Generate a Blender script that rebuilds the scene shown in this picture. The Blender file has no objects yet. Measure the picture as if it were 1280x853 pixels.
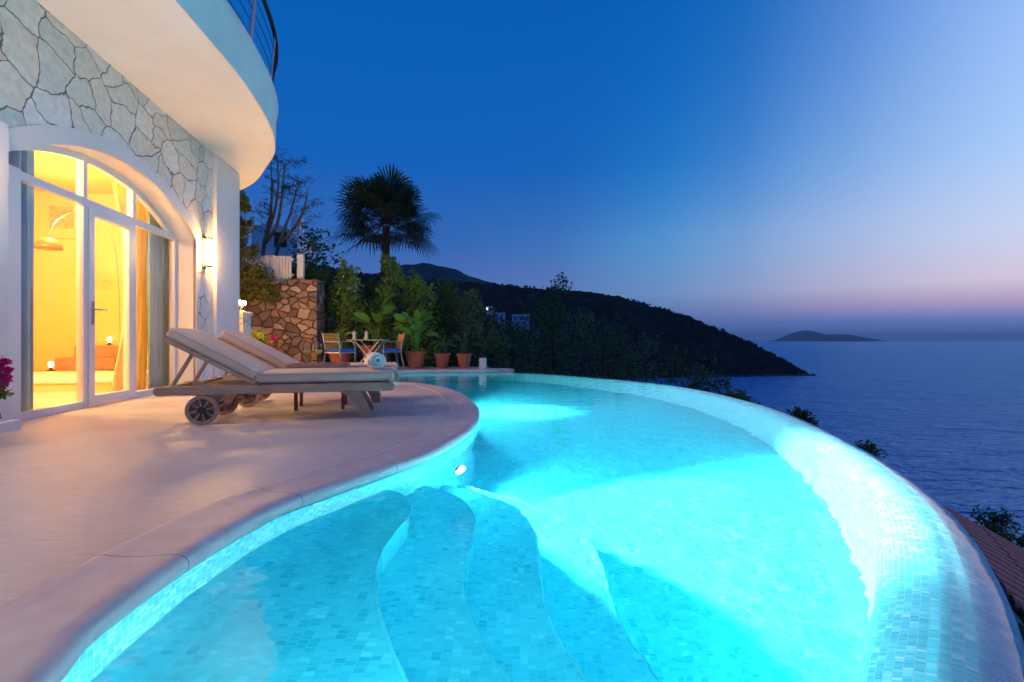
import bpy, math, random
from mathutils import Vector, Matrix, noise
from mathutils.geometry import tessellate_polygon
R = math.radians
rnd = random.Random(7)
S = bpy.context.scene
COL = S.collection
F_PX = 604.0      # focal length in photo pixels (1280 wide)
HORIZON = 425.0
EYE = 0.70        # low tripod above the terrace
WZ = -0.06        # pool water level
SEA = -39.3

# ------------------------------------------------------------------ camera
cam = bpy.data.cameras.new('camera'); co = bpy.data.objects.new('camera', cam); COL.objects.link(co)
co.location = (0, 0, EYE); co.rotation_euler = (R(90), 0, 0)
cam.sensor_width = 36; cam.lens = 36 * F_PX / 1280
cam.shift_y = -(426.5 - HORIZON) / 1280
cam.clip_start = 0.05; cam.clip_end = 90000
S.camera = co

def s2l(c):
    f = lambda v: v / 12.92 if v <= .04045 else ((v + .055) / 1.055) ** 2.4
    return tuple(f(v / 255) for v in c) + (1,)

# ------------------------------------------------------------------ dusk sky
SUN_AZ, SUN_EL = 68, 4           # afterglow, out of frame to the right
w = bpy.data.worlds.new('World'); S.world = w; w.use_nodes = True
nt = w.node_tree; N = nt.nodes; L = nt.links; N.clear()
tc = N.new('ShaderNodeTexCoord'); sep = N.new('ShaderNodeSeparateXYZ'); L.new(tc.outputs['Generated'], sep.inputs[0])
flat = N.new('ShaderNodeCombineXYZ'); L.new(sep.outputs[0], flat.inputs[0]); L.new(sep.outputs[1], flat.inputs[1])
nrm = N.new('ShaderNodeVectorMath'); nrm.operation = 'NORMALIZE'; L.new(flat.outputs[0], nrm.inputs[0])
dot = N.new('ShaderNodeVectorMath'); dot.operation = 'DOT_PRODUCT'; L.new(nrm.outputs[0], dot.inputs[0])
dot.inputs[1].default_value = (math.sin(R(65)), math.cos(R(65)), 0)
def ramp(stops, src):
    r = N.new('ShaderNodeValToRGB'); el = r.color_ramp.elements
    for i, (p, c) in enumerate(stops):
        e = el[i] if i < 2 else el.new(p)
        e.position = p; e.color = c if len(c) == 4 else tuple(c) + (1,)
    L.new(src, r.inputs[0]); return r
away = ramp([(0, s2l((82, 108, 170))), (.04, s2l((84, 108, 172))), (.10, s2l((82, 112, 182))), (.19, s2l((50, 104, 182))), (.33, s2l((12, 97, 187))), (.53, s2l((0, 94, 182))), (1, s2l((0, 64, 146)))], sep.outputs[2])
toward = ramp([(0, s2l((88, 124, 195))), (.032, s2l((110, 138, 206))), (.058, s2l((196, 172, 210))), (.09, s2l((226, 212, 232))), (.16, s2l((206, 218, 250))), (.28, s2l((170, 208, 255))), (.45, s2l((148, 188, 250))), (1, s2l((40, 105, 190)))], sep.outputs[2])
glow = ramp([(0, (.35, .32, .5)), (.05, (.66, .54, .72)), (.12, (.42, .44, .72)), (.22, (.18, .32, .72)), (.5, (.06, .24, .65)), (1, (.02, .1, .3))], sep.outputs[2])
m1 = ramp([(.3, (0, 0, 0)), (.5, (.03, .06, .07)), (.67, (.09, .28, .34)), (.77, (.27, .40, .44)), (.87, (.64, .68, .70)), (.95, (1, 1, 1))], dot.outputs['Value'])
# higher up the glow stays closer to the sunset azimuth
pe = N.new('ShaderNodeMath'); pe.operation = 'SUBTRACT'; L.new(sep.outputs[2], pe.inputs[0]); pe.inputs[1].default_value = .20
pm = N.new('ShaderNodeMath'); pm.operation = 'MAXIMUM'; L.new(pe.outputs[0], pm.inputs[0]); pm.inputs[1].default_value = 0
pa = N.new('ShaderNodeMath'); pa.operation = 'MULTIPLY_ADD'; L.new(pm.outputs[0], pa.inputs[0]); pa.inputs[1].default_value = 4.8; pa.inputs[2].default_value = 1.0
gm = N.new('ShaderNodeGamma'); L.new(m1.outputs[0], gm.inputs[0]); L.new(pa.outputs[0], gm.inputs[1])
m2 = ramp([(.972, (0, 0, 0)), (.99, (1, 1, 1))], dot.outputs['Value'])
vs = N.new('ShaderNodeVectorMath'); vs.operation = 'SUBTRACT'; L.new(toward.outputs[0], vs.inputs[0]); L.new(away.outputs[0], vs.inputs[1])
vm = N.new('ShaderNodeVectorMath'); vm.operation = 'MULTIPLY_ADD'; L.new(vs.outputs[0], vm.inputs[0]); L.new(gm.outputs[0], vm.inputs[1]); L.new(away.outputs[0], vm.inputs[2])
mixb = N.new('ShaderNodeMixRGB'); L.new(m2.outputs[0], mixb.inputs[0]); L.new(vm.outputs[0], mixb.inputs[1]); L.new(glow.outputs[0], mixb.inputs[2])
bg = N.new('ShaderNodeBackground'); bg.inputs[1].default_value = 1.0; L.new(mixb.outputs[0], bg.inputs[0])
sky = N.new('ShaderNodeTexSky'); sky.sky_type = 'NISHITA'; sky.sun_disc = False
sky.sun_elevation = R(1.0); sky.sun_rotation = R(SUN_AZ)
bg2 = N.new('ShaderNodeBackground'); bg2.inputs[1].default_value = 0.006; L.new(sky.outputs[0], bg2.inputs[0])
add = N.new('ShaderNodeAddShader'); L.new(bg.outputs[0], add.inputs[0]); L.new(bg2.outputs[0], add.inputs[1])
out = N.new('ShaderNodeOutputWorld'); L.new(add.outputs[0], out.inputs[0])
w.cycles.sampling_method = 'MANUAL'; w.cycles.sample_map_resolution = 512

def light(kind, name, loc, power, color, size=.05, target=None, **kw):
    l = bpy.data.lights.new(name, kind); o = bpy.data.objects.new(name, l); COL.objects.link(o)
    l.energy = power; l.color = color; o.location = loc
    if kind == 'SUN': l.angle = size
    elif kind == 'AREA': l.size = size
    else: l.shadow_soft_size = size
    for k, v in kw.items(): setattr(l, k, v)
    if target is not None:
        o.rotation_euler = (Vector(target) - Vector(loc)).to_track_quat('-Z', 'Y').to_euler()
    return o
sd = Vector((math.sin(R(SUN_AZ)) * math.cos(R(SUN_EL + 8)), math.cos(R(SUN_AZ)) * math.cos(R(SUN_EL + 8)), math.sin(R(SUN_EL + 8))))
light('SUN', 'afterglow', (0, 0, 30), .30, (1, .74, .80), R(70), target=Vector((0, 0, 30)) - sd)
S.view_settings.view_transform = 'Standard'; S.view_settings.look = 'None'
S.view_settings.exposure = 0.0; S.view_settings.gamma = 1
cy = S.cycles
cy.use_denoising = True; cy.max_bounces = 14; cy.diffuse_bounces = 12; cy.glossy_bounces = 4
cy.transmission_bounces = 8; cy.transparent_max_bounces = 12; cy.sample_clamp_indirect = 30
cy.caustics_reflective = True; cy.caustics_refractive = True; cy.blur_glossy = .4

# ------------------------------------------------------------------ helpers
def P(px, Y, z=0): return Vector(((px - 640) / F_PX * Y, Y, z))
def zat(py, Y): return EYE + (HORIZON - py) / F_PX * Y

def spline(pts, step=.05, closed=False):
    pts = [Vector(p) for p in pts]; n = len(pts); res = []
    for i in range(n if closed else n - 1):
        g = (lambda k: pts[k % n]) if closed else (lambda k: pts[max(0, min(n - 1, k))])
        a, b, c, d = g(i - 1), g(i), g(i + 1), g(i + 2)
        m = max(1, int((c - b).length / step))
        for j in range(m):
            t = j / m
            res.append(.5 * ((2 * b) + (c - a) * t + (2 * a - 5 * b + 4 * c - d) * t * t + (3 * b - a - 3 * c + d) * t ** 3))
    if not closed: res.append(pts[-1])
    return res

class MB:
    def __init__(s): s.v = []; s.f = []; s.uv = {}; s.sm = False
    def add(s, vs, fs):
        o = len(s.v); s.v += [tuple(v) for v in vs]; s.f += [tuple(i + o for i in f) for f in fs]; return o
    def box(s, c, d, M=None):
        vs = [Vector((x * d[0] / 2, y * d[1] / 2, z * d[2] / 2)) for x in (-1, 1) for y in (-1, 1) for z in (-1, 1)]
        if M is not None: vs = [M @ v for v in vs]
        vs = [v + Vector(c) for v in vs]
        s.add(vs, [(0, 1, 3, 2), (4, 6, 7, 5), (0, 4, 5, 1), (2, 3, 7, 6), (0, 2, 6, 4), (1, 5, 7, 3)]); return s
    def bar(s, a, b, wd, h, up=(0, 0, 1)):
        a, b = Vector(a), Vector(b); d = (b - a); ln = d.length; d.normalize()
        x = d.cross(Vector(up))
        if x.length < 1e-4: x = d.cross(Vector((1, 0, 0)))
        x.normalize(); z = x.cross(d)
        M = Matrix((x, d, z)).transposed()
        return s.box((a + b) / 2, (wd, ln, h), M)
    def tube(s, pts, r, seg=8, caps=True, r1=None):
        pts = [Vector(p) for p in pts]; n = len(pts); rings = []
        ref = Vector((0, 0, 1))
        d0 = (pts[1] - pts[0]).normalized()
        if abs(d0.dot(ref)) > .9: ref = Vector((1, 0, 0))
        x = d0.cross(ref).normalized(); o = len(s.v)
        for i, p in enumerate(pts):
            d = (pts[min(i + 1, n - 1)] - pts[max(i - 1, 0)]).normalized()
            x = (x - d * x.dot(d)).normalized(); y = d.cross(x)
            rr = r if r1 is None else r + (r1 - r) * i / (n - 1)
            for k in range(seg):
                a = 2 * math.pi * k / seg
                s.v.append(tuple(p + (x * math.cos(a) + y * math.sin(a)) * rr))
        for i in range(n - 1):
            for k in range(seg):
                k2 = (k + 1) % seg
                s.f.append((o + i * seg + k, o + i * seg + k2, o + (i + 1) * seg + k2, o + (i + 1) * seg + k))
        if caps:
            s.f.append(tuple(o + k for k in reversed(range(seg)))); s.f.append(tuple(o + (n - 1) * seg + k for k in range(seg)))
        return s
    def lathe(s, prof, c=(0, 0, 0), seg=24, M=None):
        o = len(s.v); c = Vector(c)
        for r, z in prof:
            for k in range(seg):
                a = 2 * math.pi * k / seg; v = Vector((r * math.cos(a), r * math.sin(a), z))
                if M is not None: v = M @ v
                s.v.append(tuple(v + c))
        for i in range(len(prof) - 1):
            for k in range(seg):
                k2 = (k + 1) % seg
                s.f.append((o + i * seg + k, o + i * seg + k2, o + (i + 1) * seg + k2, o + (i + 1) * seg + k))
        for i, rv in ((0, True), (len(prof) - 1, False)):
            if prof[i][0] > 1e-5:
                q = [o + i * seg + k for k in range(seg)]; s.f.append(tuple(reversed(q)) if rv else tuple(q))
        return s
    def prism(s, poly, z0, z1):
        n = len(poly); area = sum(poly[i][0] * poly[(i + 1) % n][1] - poly[(i + 1) % n][0] * poly[i][1] for i in range(n))
        if area < 0: poly = poly[::-1]
        tri = tessellate_polygon([[Vector((p[0], p[1], 0)) for p in poly]])
        o = len(s.v); s.v += [(p[0], p[1], z0) for p in poly] + [(p[0], p[1], z1) for p in poly]
        for t in tri:
            a, b, c = [poly[i] for i in t]
            if (b[0] - a[0]) * (c[1] - a[1]) - (c[0] - a[0]) * (b[1] - a[1]) < 0: t = (t[0], t[2], t[1])
            s.f.append(tuple(o + n + i for i in t)); s.f.append(tuple(o + i for i in reversed(t)))
        for i in range(n):
            j = (i + 1) % n; s.f.append((o + i, o + j, o + n + j, o + n + i))
        return s
    def sheet(s, poly, z):
        tri = tessellate_polygon([[Vector((p[0], p[1], 0)) for p in poly]]); o = len(s.v)
        s.v += [(p[0], p[1], z) for p in poly]
        for t in tri:
            a, b, c = [poly[i] for i in t]
            if (b[0] - a[0]) * (c[1] - a[1]) - (c[0] - a[0]) * (b[1] - a[1]) < 0: t = (t[0], t[2], t[1])
            s.f.append(tuple(o + i for i in t))
        return s
    def grid(s, rows):
        o = len(s.v); m = len(rows[0])
        for r in rows: s.v += [tuple(p) for p in r]
        for i in range(len(rows) - 1):
            for k in range(m - 1):
                s.f.append((o + i * m + k, o + i * m + k + 1, o + (i + 1) * m + k + 1, o + (i + 1) * m + k))
        return s
    def build(s, name, mat, parent=None, bevel=0, smooth=False, uv=None, subsurf=0, solid=0):
        me = bpy.data.meshes.new(name); me.from_pydata(s.v, [], s.f); me.materials.append(mat); me.update()
        if uv is not None:
            ul = me.uv_layers.new(name='UVMap')
            for lp in me.loops: ul.data[lp.index].uv = uv(s.v[lp.vertex_index], lp.vertex_index)
        o = bpy.data.objects.new(name, me); COL.objects.link(o)
        if smooth: me.shade_smooth()
        if solid:
            md = o.modifiers.new('solid', 'SOLIDIFY'); md.thickness = solid; md.offset = 0
        if subsurf:
            md = o.modifiers.new('sub', 'SUBSURF'); md.levels = md.render_levels = subsurf
        if bevel:
            md = o.modifiers.new('bevel', 'BEVEL'); md.width = bevel; md.segments = 3; md.limit_method = 'ANGLE'; md.angle_limit = R(40)
            me.shade_smooth(); 
            md2 = o.modifiers.new('wn', 'WEIGHTED_NORMAL'); md2.keep_sharp = False
        if parent is not None:
            o.parent = parent; o.matrix_parent_inverse = wm(parent).inverted() if not root(parent).get('_local') else Matrix()
        return o
def root(o):
    while o.parent is not None: o = o.parent
    return o
def wm(o):
    m = o.matrix_basis.copy()
    return (wm(o.parent) @ o.matrix_parent_inverse @ m) if o.parent is not None else m
def tag(o, label=None, cat=None, group=None, kind=None):
    for k, v in (('label', label), ('category', cat), ('group', group), ('kind', kind)):
        if v: o[k] = v
    return o
def thing(name, label, cat, loc=(0, 0, 0), rz=0, group=None, local=False):
    o = bpy.data.objects.new(name, None); COL.objects.link(o); o.location = loc; o.rotation_euler = (0, 0, rz)
    o.empty_display_size = .1
    if local: o['_local'] = 1
    return tag(o, label, cat, group)
def copy_tree(o, parent=None):
    c = o.copy(); COL.objects.link(c); c.parent = parent
    for ch in [x for x in bpy.data.objects if x.parent == o]: copy_tree(ch, c)
    return c

# ------------------------------------------------------------------ materials
def mat(name, c1, c2=None, rough=.7, scale=5, stretch=(1, 1, 1), bump=0, bscale=None, metal=0, emit=None, estr=0, spec=.5, detail=6, contrast=.5, coord='Object', sss=0, trans=0):
    m = bpy.data.materials.new(name); m.use_nodes = True; n = m.node_tree.nodes; l = m.node_tree.links
    b = n['Principled BSDF']; b.inputs['Base Color'].default_value = tuple(c1) + (1,); b.inputs['Roughness'].default_value = rough
    b.inputs['Metallic'].default_value = metal; b.inputs['Specular IOR Level'].default_value = spec
    if emit: b.inputs['Emission Color'].default_value = tuple(emit) + (1,); b.inputs['Emission Strength'].default_value = estr
    t = n.new('ShaderNodeTexCoord'); mp = n.new('ShaderNodeMapping'); l.new(t.outputs[coord], mp.inputs[0]); mp.inputs['Scale'].default_value = stretch
    if c2:
        no = n.new('ShaderNodeTexNoise'); no.inputs['Scale'].default_value = scale; no.inputs['Detail'].default_value = detail; l.new(mp.outputs[0], no.inputs[0])
        r = n.new('ShaderNodeValToRGB'); r.color_ramp.elements[0].position = .5 - contrast / 2; r.color_ramp.elements[1].position = .5 + contrast / 2
        r.color_ramp.elements[0].color = tuple(c1) + (1,); r.color_ramp.elements[1].color = tuple(c2) + (1,)
        l.new(no.outputs[0], r.inputs[0]); l.new(r.outputs[0], b.inputs['Base Color'])
    if bump:
        no2 = n.new('ShaderNodeTexNoise'); no2.inputs['Scale'].default_value = bscale or scale * 4; no2.inputs['Detail'].default_value = 5; l.new(mp.outputs[0], no2.inputs[0])
        bp = n.new('ShaderNodeBump'); bp.inputs['Strength'].default_value = 1; bp.inputs['Distance'].default_value = bump
        l.new(no2.outputs[0], bp.inputs['Height']); l.new(bp.outputs[0], b.inputs['Normal'])
    return m
def leafmat(name, c1, c2, rough=.55, scale=2.5):
    m = mat(name, c1, c2, rough=rough, scale=scale, contrast=.35, spec=.3)
    n = m.node_tree.nodes; l = m.node_tree.links; b = n['Principled BSDF']
    tr = n.new('ShaderNodeBsdfTranslucent'); tr.inputs[0].default_value = (min(.95, c2[0] * 1.3), min(.95, c2[1] * 1.5), c2[2] * .8, 1)
    mx = n.new('ShaderNodeMixShader'); mx.inputs[0].default_value = .25
    l.new(b.outputs[0], mx.inputs[1]); l.new(tr.outputs[0], mx.inputs[2]); l.new(mx.outputs[0], n['Material Output'].inputs[0])
    return m
def glass_pane(name, tint=(1, 1, 1), ior=1.5, rough=0.0):
    m = bpy.data.materials.new(name); m.use_nodes = True; n = m.node_tree.nodes; l = m.node_tree.links; n.clear()
    o = n.new('ShaderNodeOutputMaterial'); t = n.new('ShaderNodeBsdfTransparent'); t.inputs[0].default_value = tuple(tint) + (1,)
    g = n.new('ShaderNodeBsdfGlossy'); g.inputs['Roughness'].default_value = rough; fr = n.new('ShaderNodeFresnel'); fr.inputs[0].default_value = ior
    mx = n.new('ShaderNodeMixShader'); l.new(fr.outputs[0], mx.inputs[0]); l.new(t.outputs[0], mx.inputs[1]); l.new(g.outputs[0], mx.inputs[2]); l.new(mx.outputs[0], o.inputs[0])
    return m

def tile_mat(name, cols, tw=.024, th=.012, rough=.12, coarse=.048, grout=(.35, .6, .66)):
    """glass mosaic: random colour per tile laid out on the UV map (metres), pale grout lines"""
    m = bpy.data.materials.new(name); m.use_nodes = True; n = m.node_tree.nodes; l = m.node_tree.links
    b = n['Principled BSDF']; b.inputs['Roughness'].default_value = rough; b.inputs['Specular IOR Level'].default_value = .4
    uv = n.new('ShaderNodeUVMap'); sp = n.new('ShaderNodeSeparateXYZ'); l.new(uv.outputs[0], sp.inputs[0])
    def M(op, a, bb=None):
        q = n.new('ShaderNodeMath'); q.operation = op
        for i, x in enumerate((a, bb)):
            if x is None: continue
            if isinstance(x, (int, float)): q.inputs[i].default_value = x
            else: l.new(x, q.inputs[i])
        return q.outputs[0]
    u = M('DIVIDE', sp.outputs[0], tw); v = M('DIVIDE', sp.outputs[1], th)
    col_i = M('FLOOR', u)
    wn0 = n.new('ShaderNodeTexWhiteNoise'); wn0.noise_dimensions = '1D'; l.new(col_i, wn0.inputs['W'])
    v2 = M('ADD', v, M('MULTIPLY', wn0.outputs[0], 7.0)); row_i = M('FLOOR', v2)
    cb = n.new('ShaderNodeCombineXYZ'); l.new(col_i, cb.inputs[0]); l.new(row_i, cb.inputs[1])
    wn = n.new('ShaderNodeTexWhiteNoise'); wn.noise_dimensions = '2D'; l.new(cb.outputs[0], wn.inputs['Vector'])
    cb2 = n.new('ShaderNodeCombineXYZ'); l.new(M('FLOOR', M('DIVIDE', u, 2.0)), cb2.inputs[0]); l.new(M('FLOOR', M('DIVIDE', v2, 3.0)), cb2.inputs[1])
    wn2 = n.new('ShaderNodeTexWhiteNoise'); wn2.noise_dimensions = '2D'; l.new(cb2.outputs[0], wn2.inputs['Vector'])
    f = M('ADD', M('MULTIPLY', wn.outputs[0], .5), M('MULTIPLY', wn2.outputs[0], .5))
    r = n.new('ShaderNodeValToRGB'); el = r.color_ramp.elements
    for i, (p, c) in enumerate(cols):
        e = el[i] if i < 2 else el.new(p)
        e.position = p; e.color = tuple(c) + (1,)
    r.color_ramp.interpolation = 'LINEAR'; l.new(f, r.inputs[0])
    fu = M('FRACT', u); fv = M('FRACT', v2)
    eu = M('LESS_THAN', M('MINIMUM', fu, M('SUBTRACT', 1.0, fu)), .05); ev = M('LESS_THAN', M('MINIMUM', fv, M('SUBTRACT', 1.0, fv)), .08)
    g = M('MAXIMUM', eu, ev)
    mx = n.new('ShaderNodeMixRGB'); l.new(g, mx.inputs[0]); l.new(r.outputs[0], mx.inputs[1]); mx.inputs[2].default_value = tuple(grout) + (1,)
    l.new(mx.outputs[0], b.inputs['Base Color'])
    return m

def stone_mat(name, cols, joint, scale, jw, distort=.25, rough=.85, bump=.02, sq=1.0, streak=None):
    m = bpy.data.materials.new(name); m.use_nodes = True; n = m.node_tree.nodes; l = m.node_tree.links
    b = n['Principled BSDF']; b.inputs['Roughness'].default_value = rough; b.inputs['Specular IOR Level'].default_value = .25
    uv = n.new('ShaderNodeUVMap')
    ns = n.new('ShaderNodeTexNoise'); ns.inputs['Scale'].default_value = 2.2; ns.inputs['Detail'].default_value = 4; l.new(uv.outputs[0], ns.inputs[0])
    vm = n.new('ShaderNodeVectorMath'); vm.operation = 'MULTIPLY_ADD'; l.new(ns.outputs['Color'], vm.inputs[0]); vm.inputs[1].default_value = (distort,) * 3; l.new(uv.outputs[0], vm.inputs[2])
    mp = n.new('ShaderNodeMapping'); mp.inputs['Scale'].default_value = (1, sq, 1); l.new(vm.outputs[0], mp.inputs[0])
    v1 = n.new('ShaderNodeTexVoronoi'); v1.voronoi_dimensions = '2D'; v1.feature = 'DISTANCE_TO_EDGE'; v1.inputs['Scale'].default_value = scale; l.new(mp.outputs[0], v1.inputs['Vector'])
    v2 = n.new('ShaderNodeTexVoronoi'); v2.voronoi_dimensions = '2D'; v2.inputs['Scale'].default_value = scale; l.new(mp.outputs[0], v2.inputs['Vector'])
    wn = n.new('ShaderNodeTexWhiteNoise'); l.new(v2.outputs['Color'], wn.inputs['Vector'])
    r = n.new('ShaderNodeValToRGB'); el = r.color_ramp.elements
    for i, c in enumerate(cols):
        p = i / (len(cols) - 1); e = el[i] if i < 2 else el.new(p)
        e.position = p; e.color = tuple(c) + (1,)
    l.new(wn.outputs[0], r.inputs[0])
    fine = n.new('ShaderNodeTexNoise'); fine.inputs['Scale'].default_value = 14; fine.inputs['Detail'].default_value = 8; l.new(uv.outputs[0], fine.inputs[0])
    mr = n.new('ShaderNodeMapRange'); mr.inputs[1].default_value = .3; mr.inputs[2].default_value = .7; mr.inputs[3].default_value = .84; mr.inputs[4].default_value = 1.08; l.new(fine.outputs[0], mr.inputs[0])
    mu = n.new('ShaderNodeMixRGB'); mu.blend_type = 'MULTIPLY'; mu.inputs[0].default_value = 1; l.new(r.outputs[0], mu.inputs[1]); l.new(mr.outputs[0], mu.inputs[2])
    wj = n.new('ShaderNodeTexNoise'); wj.inputs['Scale'].default_value = 5; l.new(uv.outputs[0], wj.inputs[0])
    jm = n.new('ShaderNodeMath'); jm.operation = 'MULTIPLY'; l.new(wj.outputs[0], jm.inputs[0]); jm.inputs[1].default_value = jw * 2
    lt = n.new('ShaderNodeMapRange'); l.new(v1.outputs['Distance'], lt.inputs[0]); lt.inputs[1].default_value = 0; l.new(jm.outputs[0], lt.inputs[2]); lt.interpolation_type = 'SMOOTHSTEP'
    mx = n.new('ShaderNodeMixRGB'); l.new(lt.outputs[0], mx.inputs[0]); mx.inputs[1].default_value = tuple(joint) + (1,); l.new(mu.outputs[0], mx.inputs[2])
    l.new(mx.outputs[0], b.inputs['Base Color'])
    h = n.new('ShaderNodeMath'); h.operation = 'MULTIPLY_ADD'; l.new(fine.outputs[0], h.inputs[0]); h.inputs[1].default_value = .35; l.new(lt.outputs[0], h.inputs[2])
    h2 = n.new('ShaderNodeMath'); h2.operation = 'MULTIPLY_ADD'; l.new(wn.outputs[0], h2.inputs[0]); h2.inputs[1].default_value = .3; l.new(h.outputs[0], h2.inputs[2])
    bp = n.new('ShaderNodeBump'); bp.inputs['Distance'].default_value = bump; l.new(h2.outputs[0], bp.inputs['Height']); l.new(bp.outputs[0], b.inputs['Normal'])
    return m

M_ = {}
M_['render'] = mat('white_render', (.78, .76, .74), (.72, .70, .68), rough=.8, scale=3, bump=.0012, bscale=60)
M_['frame'] = mat('painted_frame', (.72, .76, .80), rough=.35)
M_['room'] = mat('room_plaster', (.80, .60, .29), (.76, .55, .25), rough=.8, scale=1.5)
M_['roomfloor'] = mat('room_floor', (.62, .48, .28), (.5, .38, .22), rough=.3, scale=2)
M_['white'] = mat('white_paint', (.8, .8, .8), rough=.5)
M_['curtain'] = mat('curtain_cloth', (.26, .44, .70), (.20, .36, .60), rough=.9, scale=30, stretch=(1, 1, .05))
M_['sheer'] = leafmat('sheer_cloth', (.80, .64, .34), (.85, .70, .42), rough=.9)
M_['glass'] = glass_pane('window_glass', (.97, .97, .97))
M_['wglass'] = glass_pane('wine_glass', (.96, .97, .98), 1.45)
M_['wine'] = leafmat('white_wine', (.95, .82, .25), (1, .90, .35), rough=.1)
M_['metal'] = mat('brushed_metal', (.45, .47, .5), rough=.35, metal=.9)
M_['dark'] = mat('dark_metal', (.03, .035, .03), rough=.5, metal=.3)
M_['pinkmetal'] = mat('painted_post', (.45, .30, .33), rough=.45)
M_['teak'] = mat('weathered_teak', (.46, .31, .22), (.29, .19, .14), rough=.75, scale=9, stretch=(1, 8, 8), bump=.0015, bscale=30, contrast=.4)
M_['teakdark'] = mat('oiled_teak', (.24, .10, .05), (.13, .05, .025), rough=.5, scale=8, stretch=(1, 8, 8), bump=.001, bscale=30)
M_['canvas'] = mat('canvas_cushion', (.62, .47, .39), (.54, .41, .34), rough=.95, scale=6, bump=.0008, bscale=300)
M_['piping'] = mat('cushion_piping', (.40, .30, .25), rough=.9)
M_['towel'] = mat('terry_towel', (.82, .80, .78), rough=1, bump=.004, bscale=160, scale=5, c2=(.74, .72, .70))
M_['terracotta'] = mat('terracotta', (.42, .13, .075), (.32, .09, .055), rough=.8, scale=6, bump=.002)
M_['soil'] = mat('soil', (.05, .035, .025), rough=1)
M_['orange'] = mat('orange_slats', (.90, .38, .04), (.78, .30, .03), rough=.55, scale=9)
M_['blue'] = mat('blue_cushion', (.02, .10, .50), rough=.85)
M_['bark'] = mat('bark', (.09, .06, .045), (.05, .035, .03), rough=.95, scale=10, bump=.01)
M_['palebark'] = mat('pale_bark', (.22, .16, .12), (.13, .09, .07), rough=.95, scale=10)
M_['palm'] = leafmat('palm_leaf', (.018, .042, .030), (.035, .07, .045))
M_['shrub'] = leafmat('shrub_leaf', (.05, .14, .02), (.20, .32, .06), scale=1.6)
M_['shrubdark'] = leafmat('dark_shrub_leaf', (.025, .065, .022), (.06, .13, .035), scale=1.2)
M_['teal'] = leafmat('bluish_leaf', (.03, .085, .05), (.07, .15, .08), scale=1)
M_['olive'] = leafmat('olive_leaf', (.10, .12, .03), (.18, .18, .05))
M_['banana'] = leafmat('broad_leaf', (.10, .26, .03), (.20, .38, .06), scale=3, rough=.4)
M_['yellowgreen'] = leafmat('yellow_green_leaf', (.20, .28, .04), (.32, .36, .06), scale=5)
M_['magenta'] = leafmat('magenta_bract', (.42, .01, .16), (.60, .02, .24), scale=6)
M_['casu'] = leafmat('needle_leaf', (.03, .05, .035), (.06, .085, .05))
M_['flag'] = stone_mat('flagstone', [(.80, .74, .64), (.88, .84, .76), (.82, .74, .62), (.74, .74, .66), (.90, .87, .82)], (.36, .27, .17), 2.8, .022, distort=.42, bump=.03, sq=1.15)
M_['rubble'] = stone_mat('rubble', [(.24, .17, .14), (.42, .30, .25), (.18, .13, .12), (.36, .20, .14), (.50, .42, .38)], (.12, .085, .065), 4.2, .09, distort=.34, bump=.05, sq=1.35)
M_['tiles'] = tile_mat('pool_mosaic', [(0, (.02, .42, .53)), (.35, (.045, .56, .66)), (.62, (.10, .68, .76)), (.85, (.30, .78, .84)), (1, (.55, .86, .88))])
M_['floor_tiles'] = tile_mat('pool_floor_mosaic', [(0, (.014, .42, .54)), (.35, (.028, .54, .65)), (.75, (.045, .62, .71)), (1, (.09, .70, .77))], tw=.032, th=.02, grout=(.04, .58, .70))
M_['roof'] = mat('clay_tile', (.85, .18, .13), (.60, .13, .09), rough=.7, scale=7, bump=.004)
M_['land'] = mat('scrubland', (.016, .030, .022), (.006, .012, .012), rough=1, scale=.06, spec=.1, contrast=.3)
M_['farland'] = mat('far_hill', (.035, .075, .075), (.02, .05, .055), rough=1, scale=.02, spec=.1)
M_['rock'] = mat('shore_rock', (.16, .13, .11), (.07, .06, .05), rough=1, scale=.2)

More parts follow.
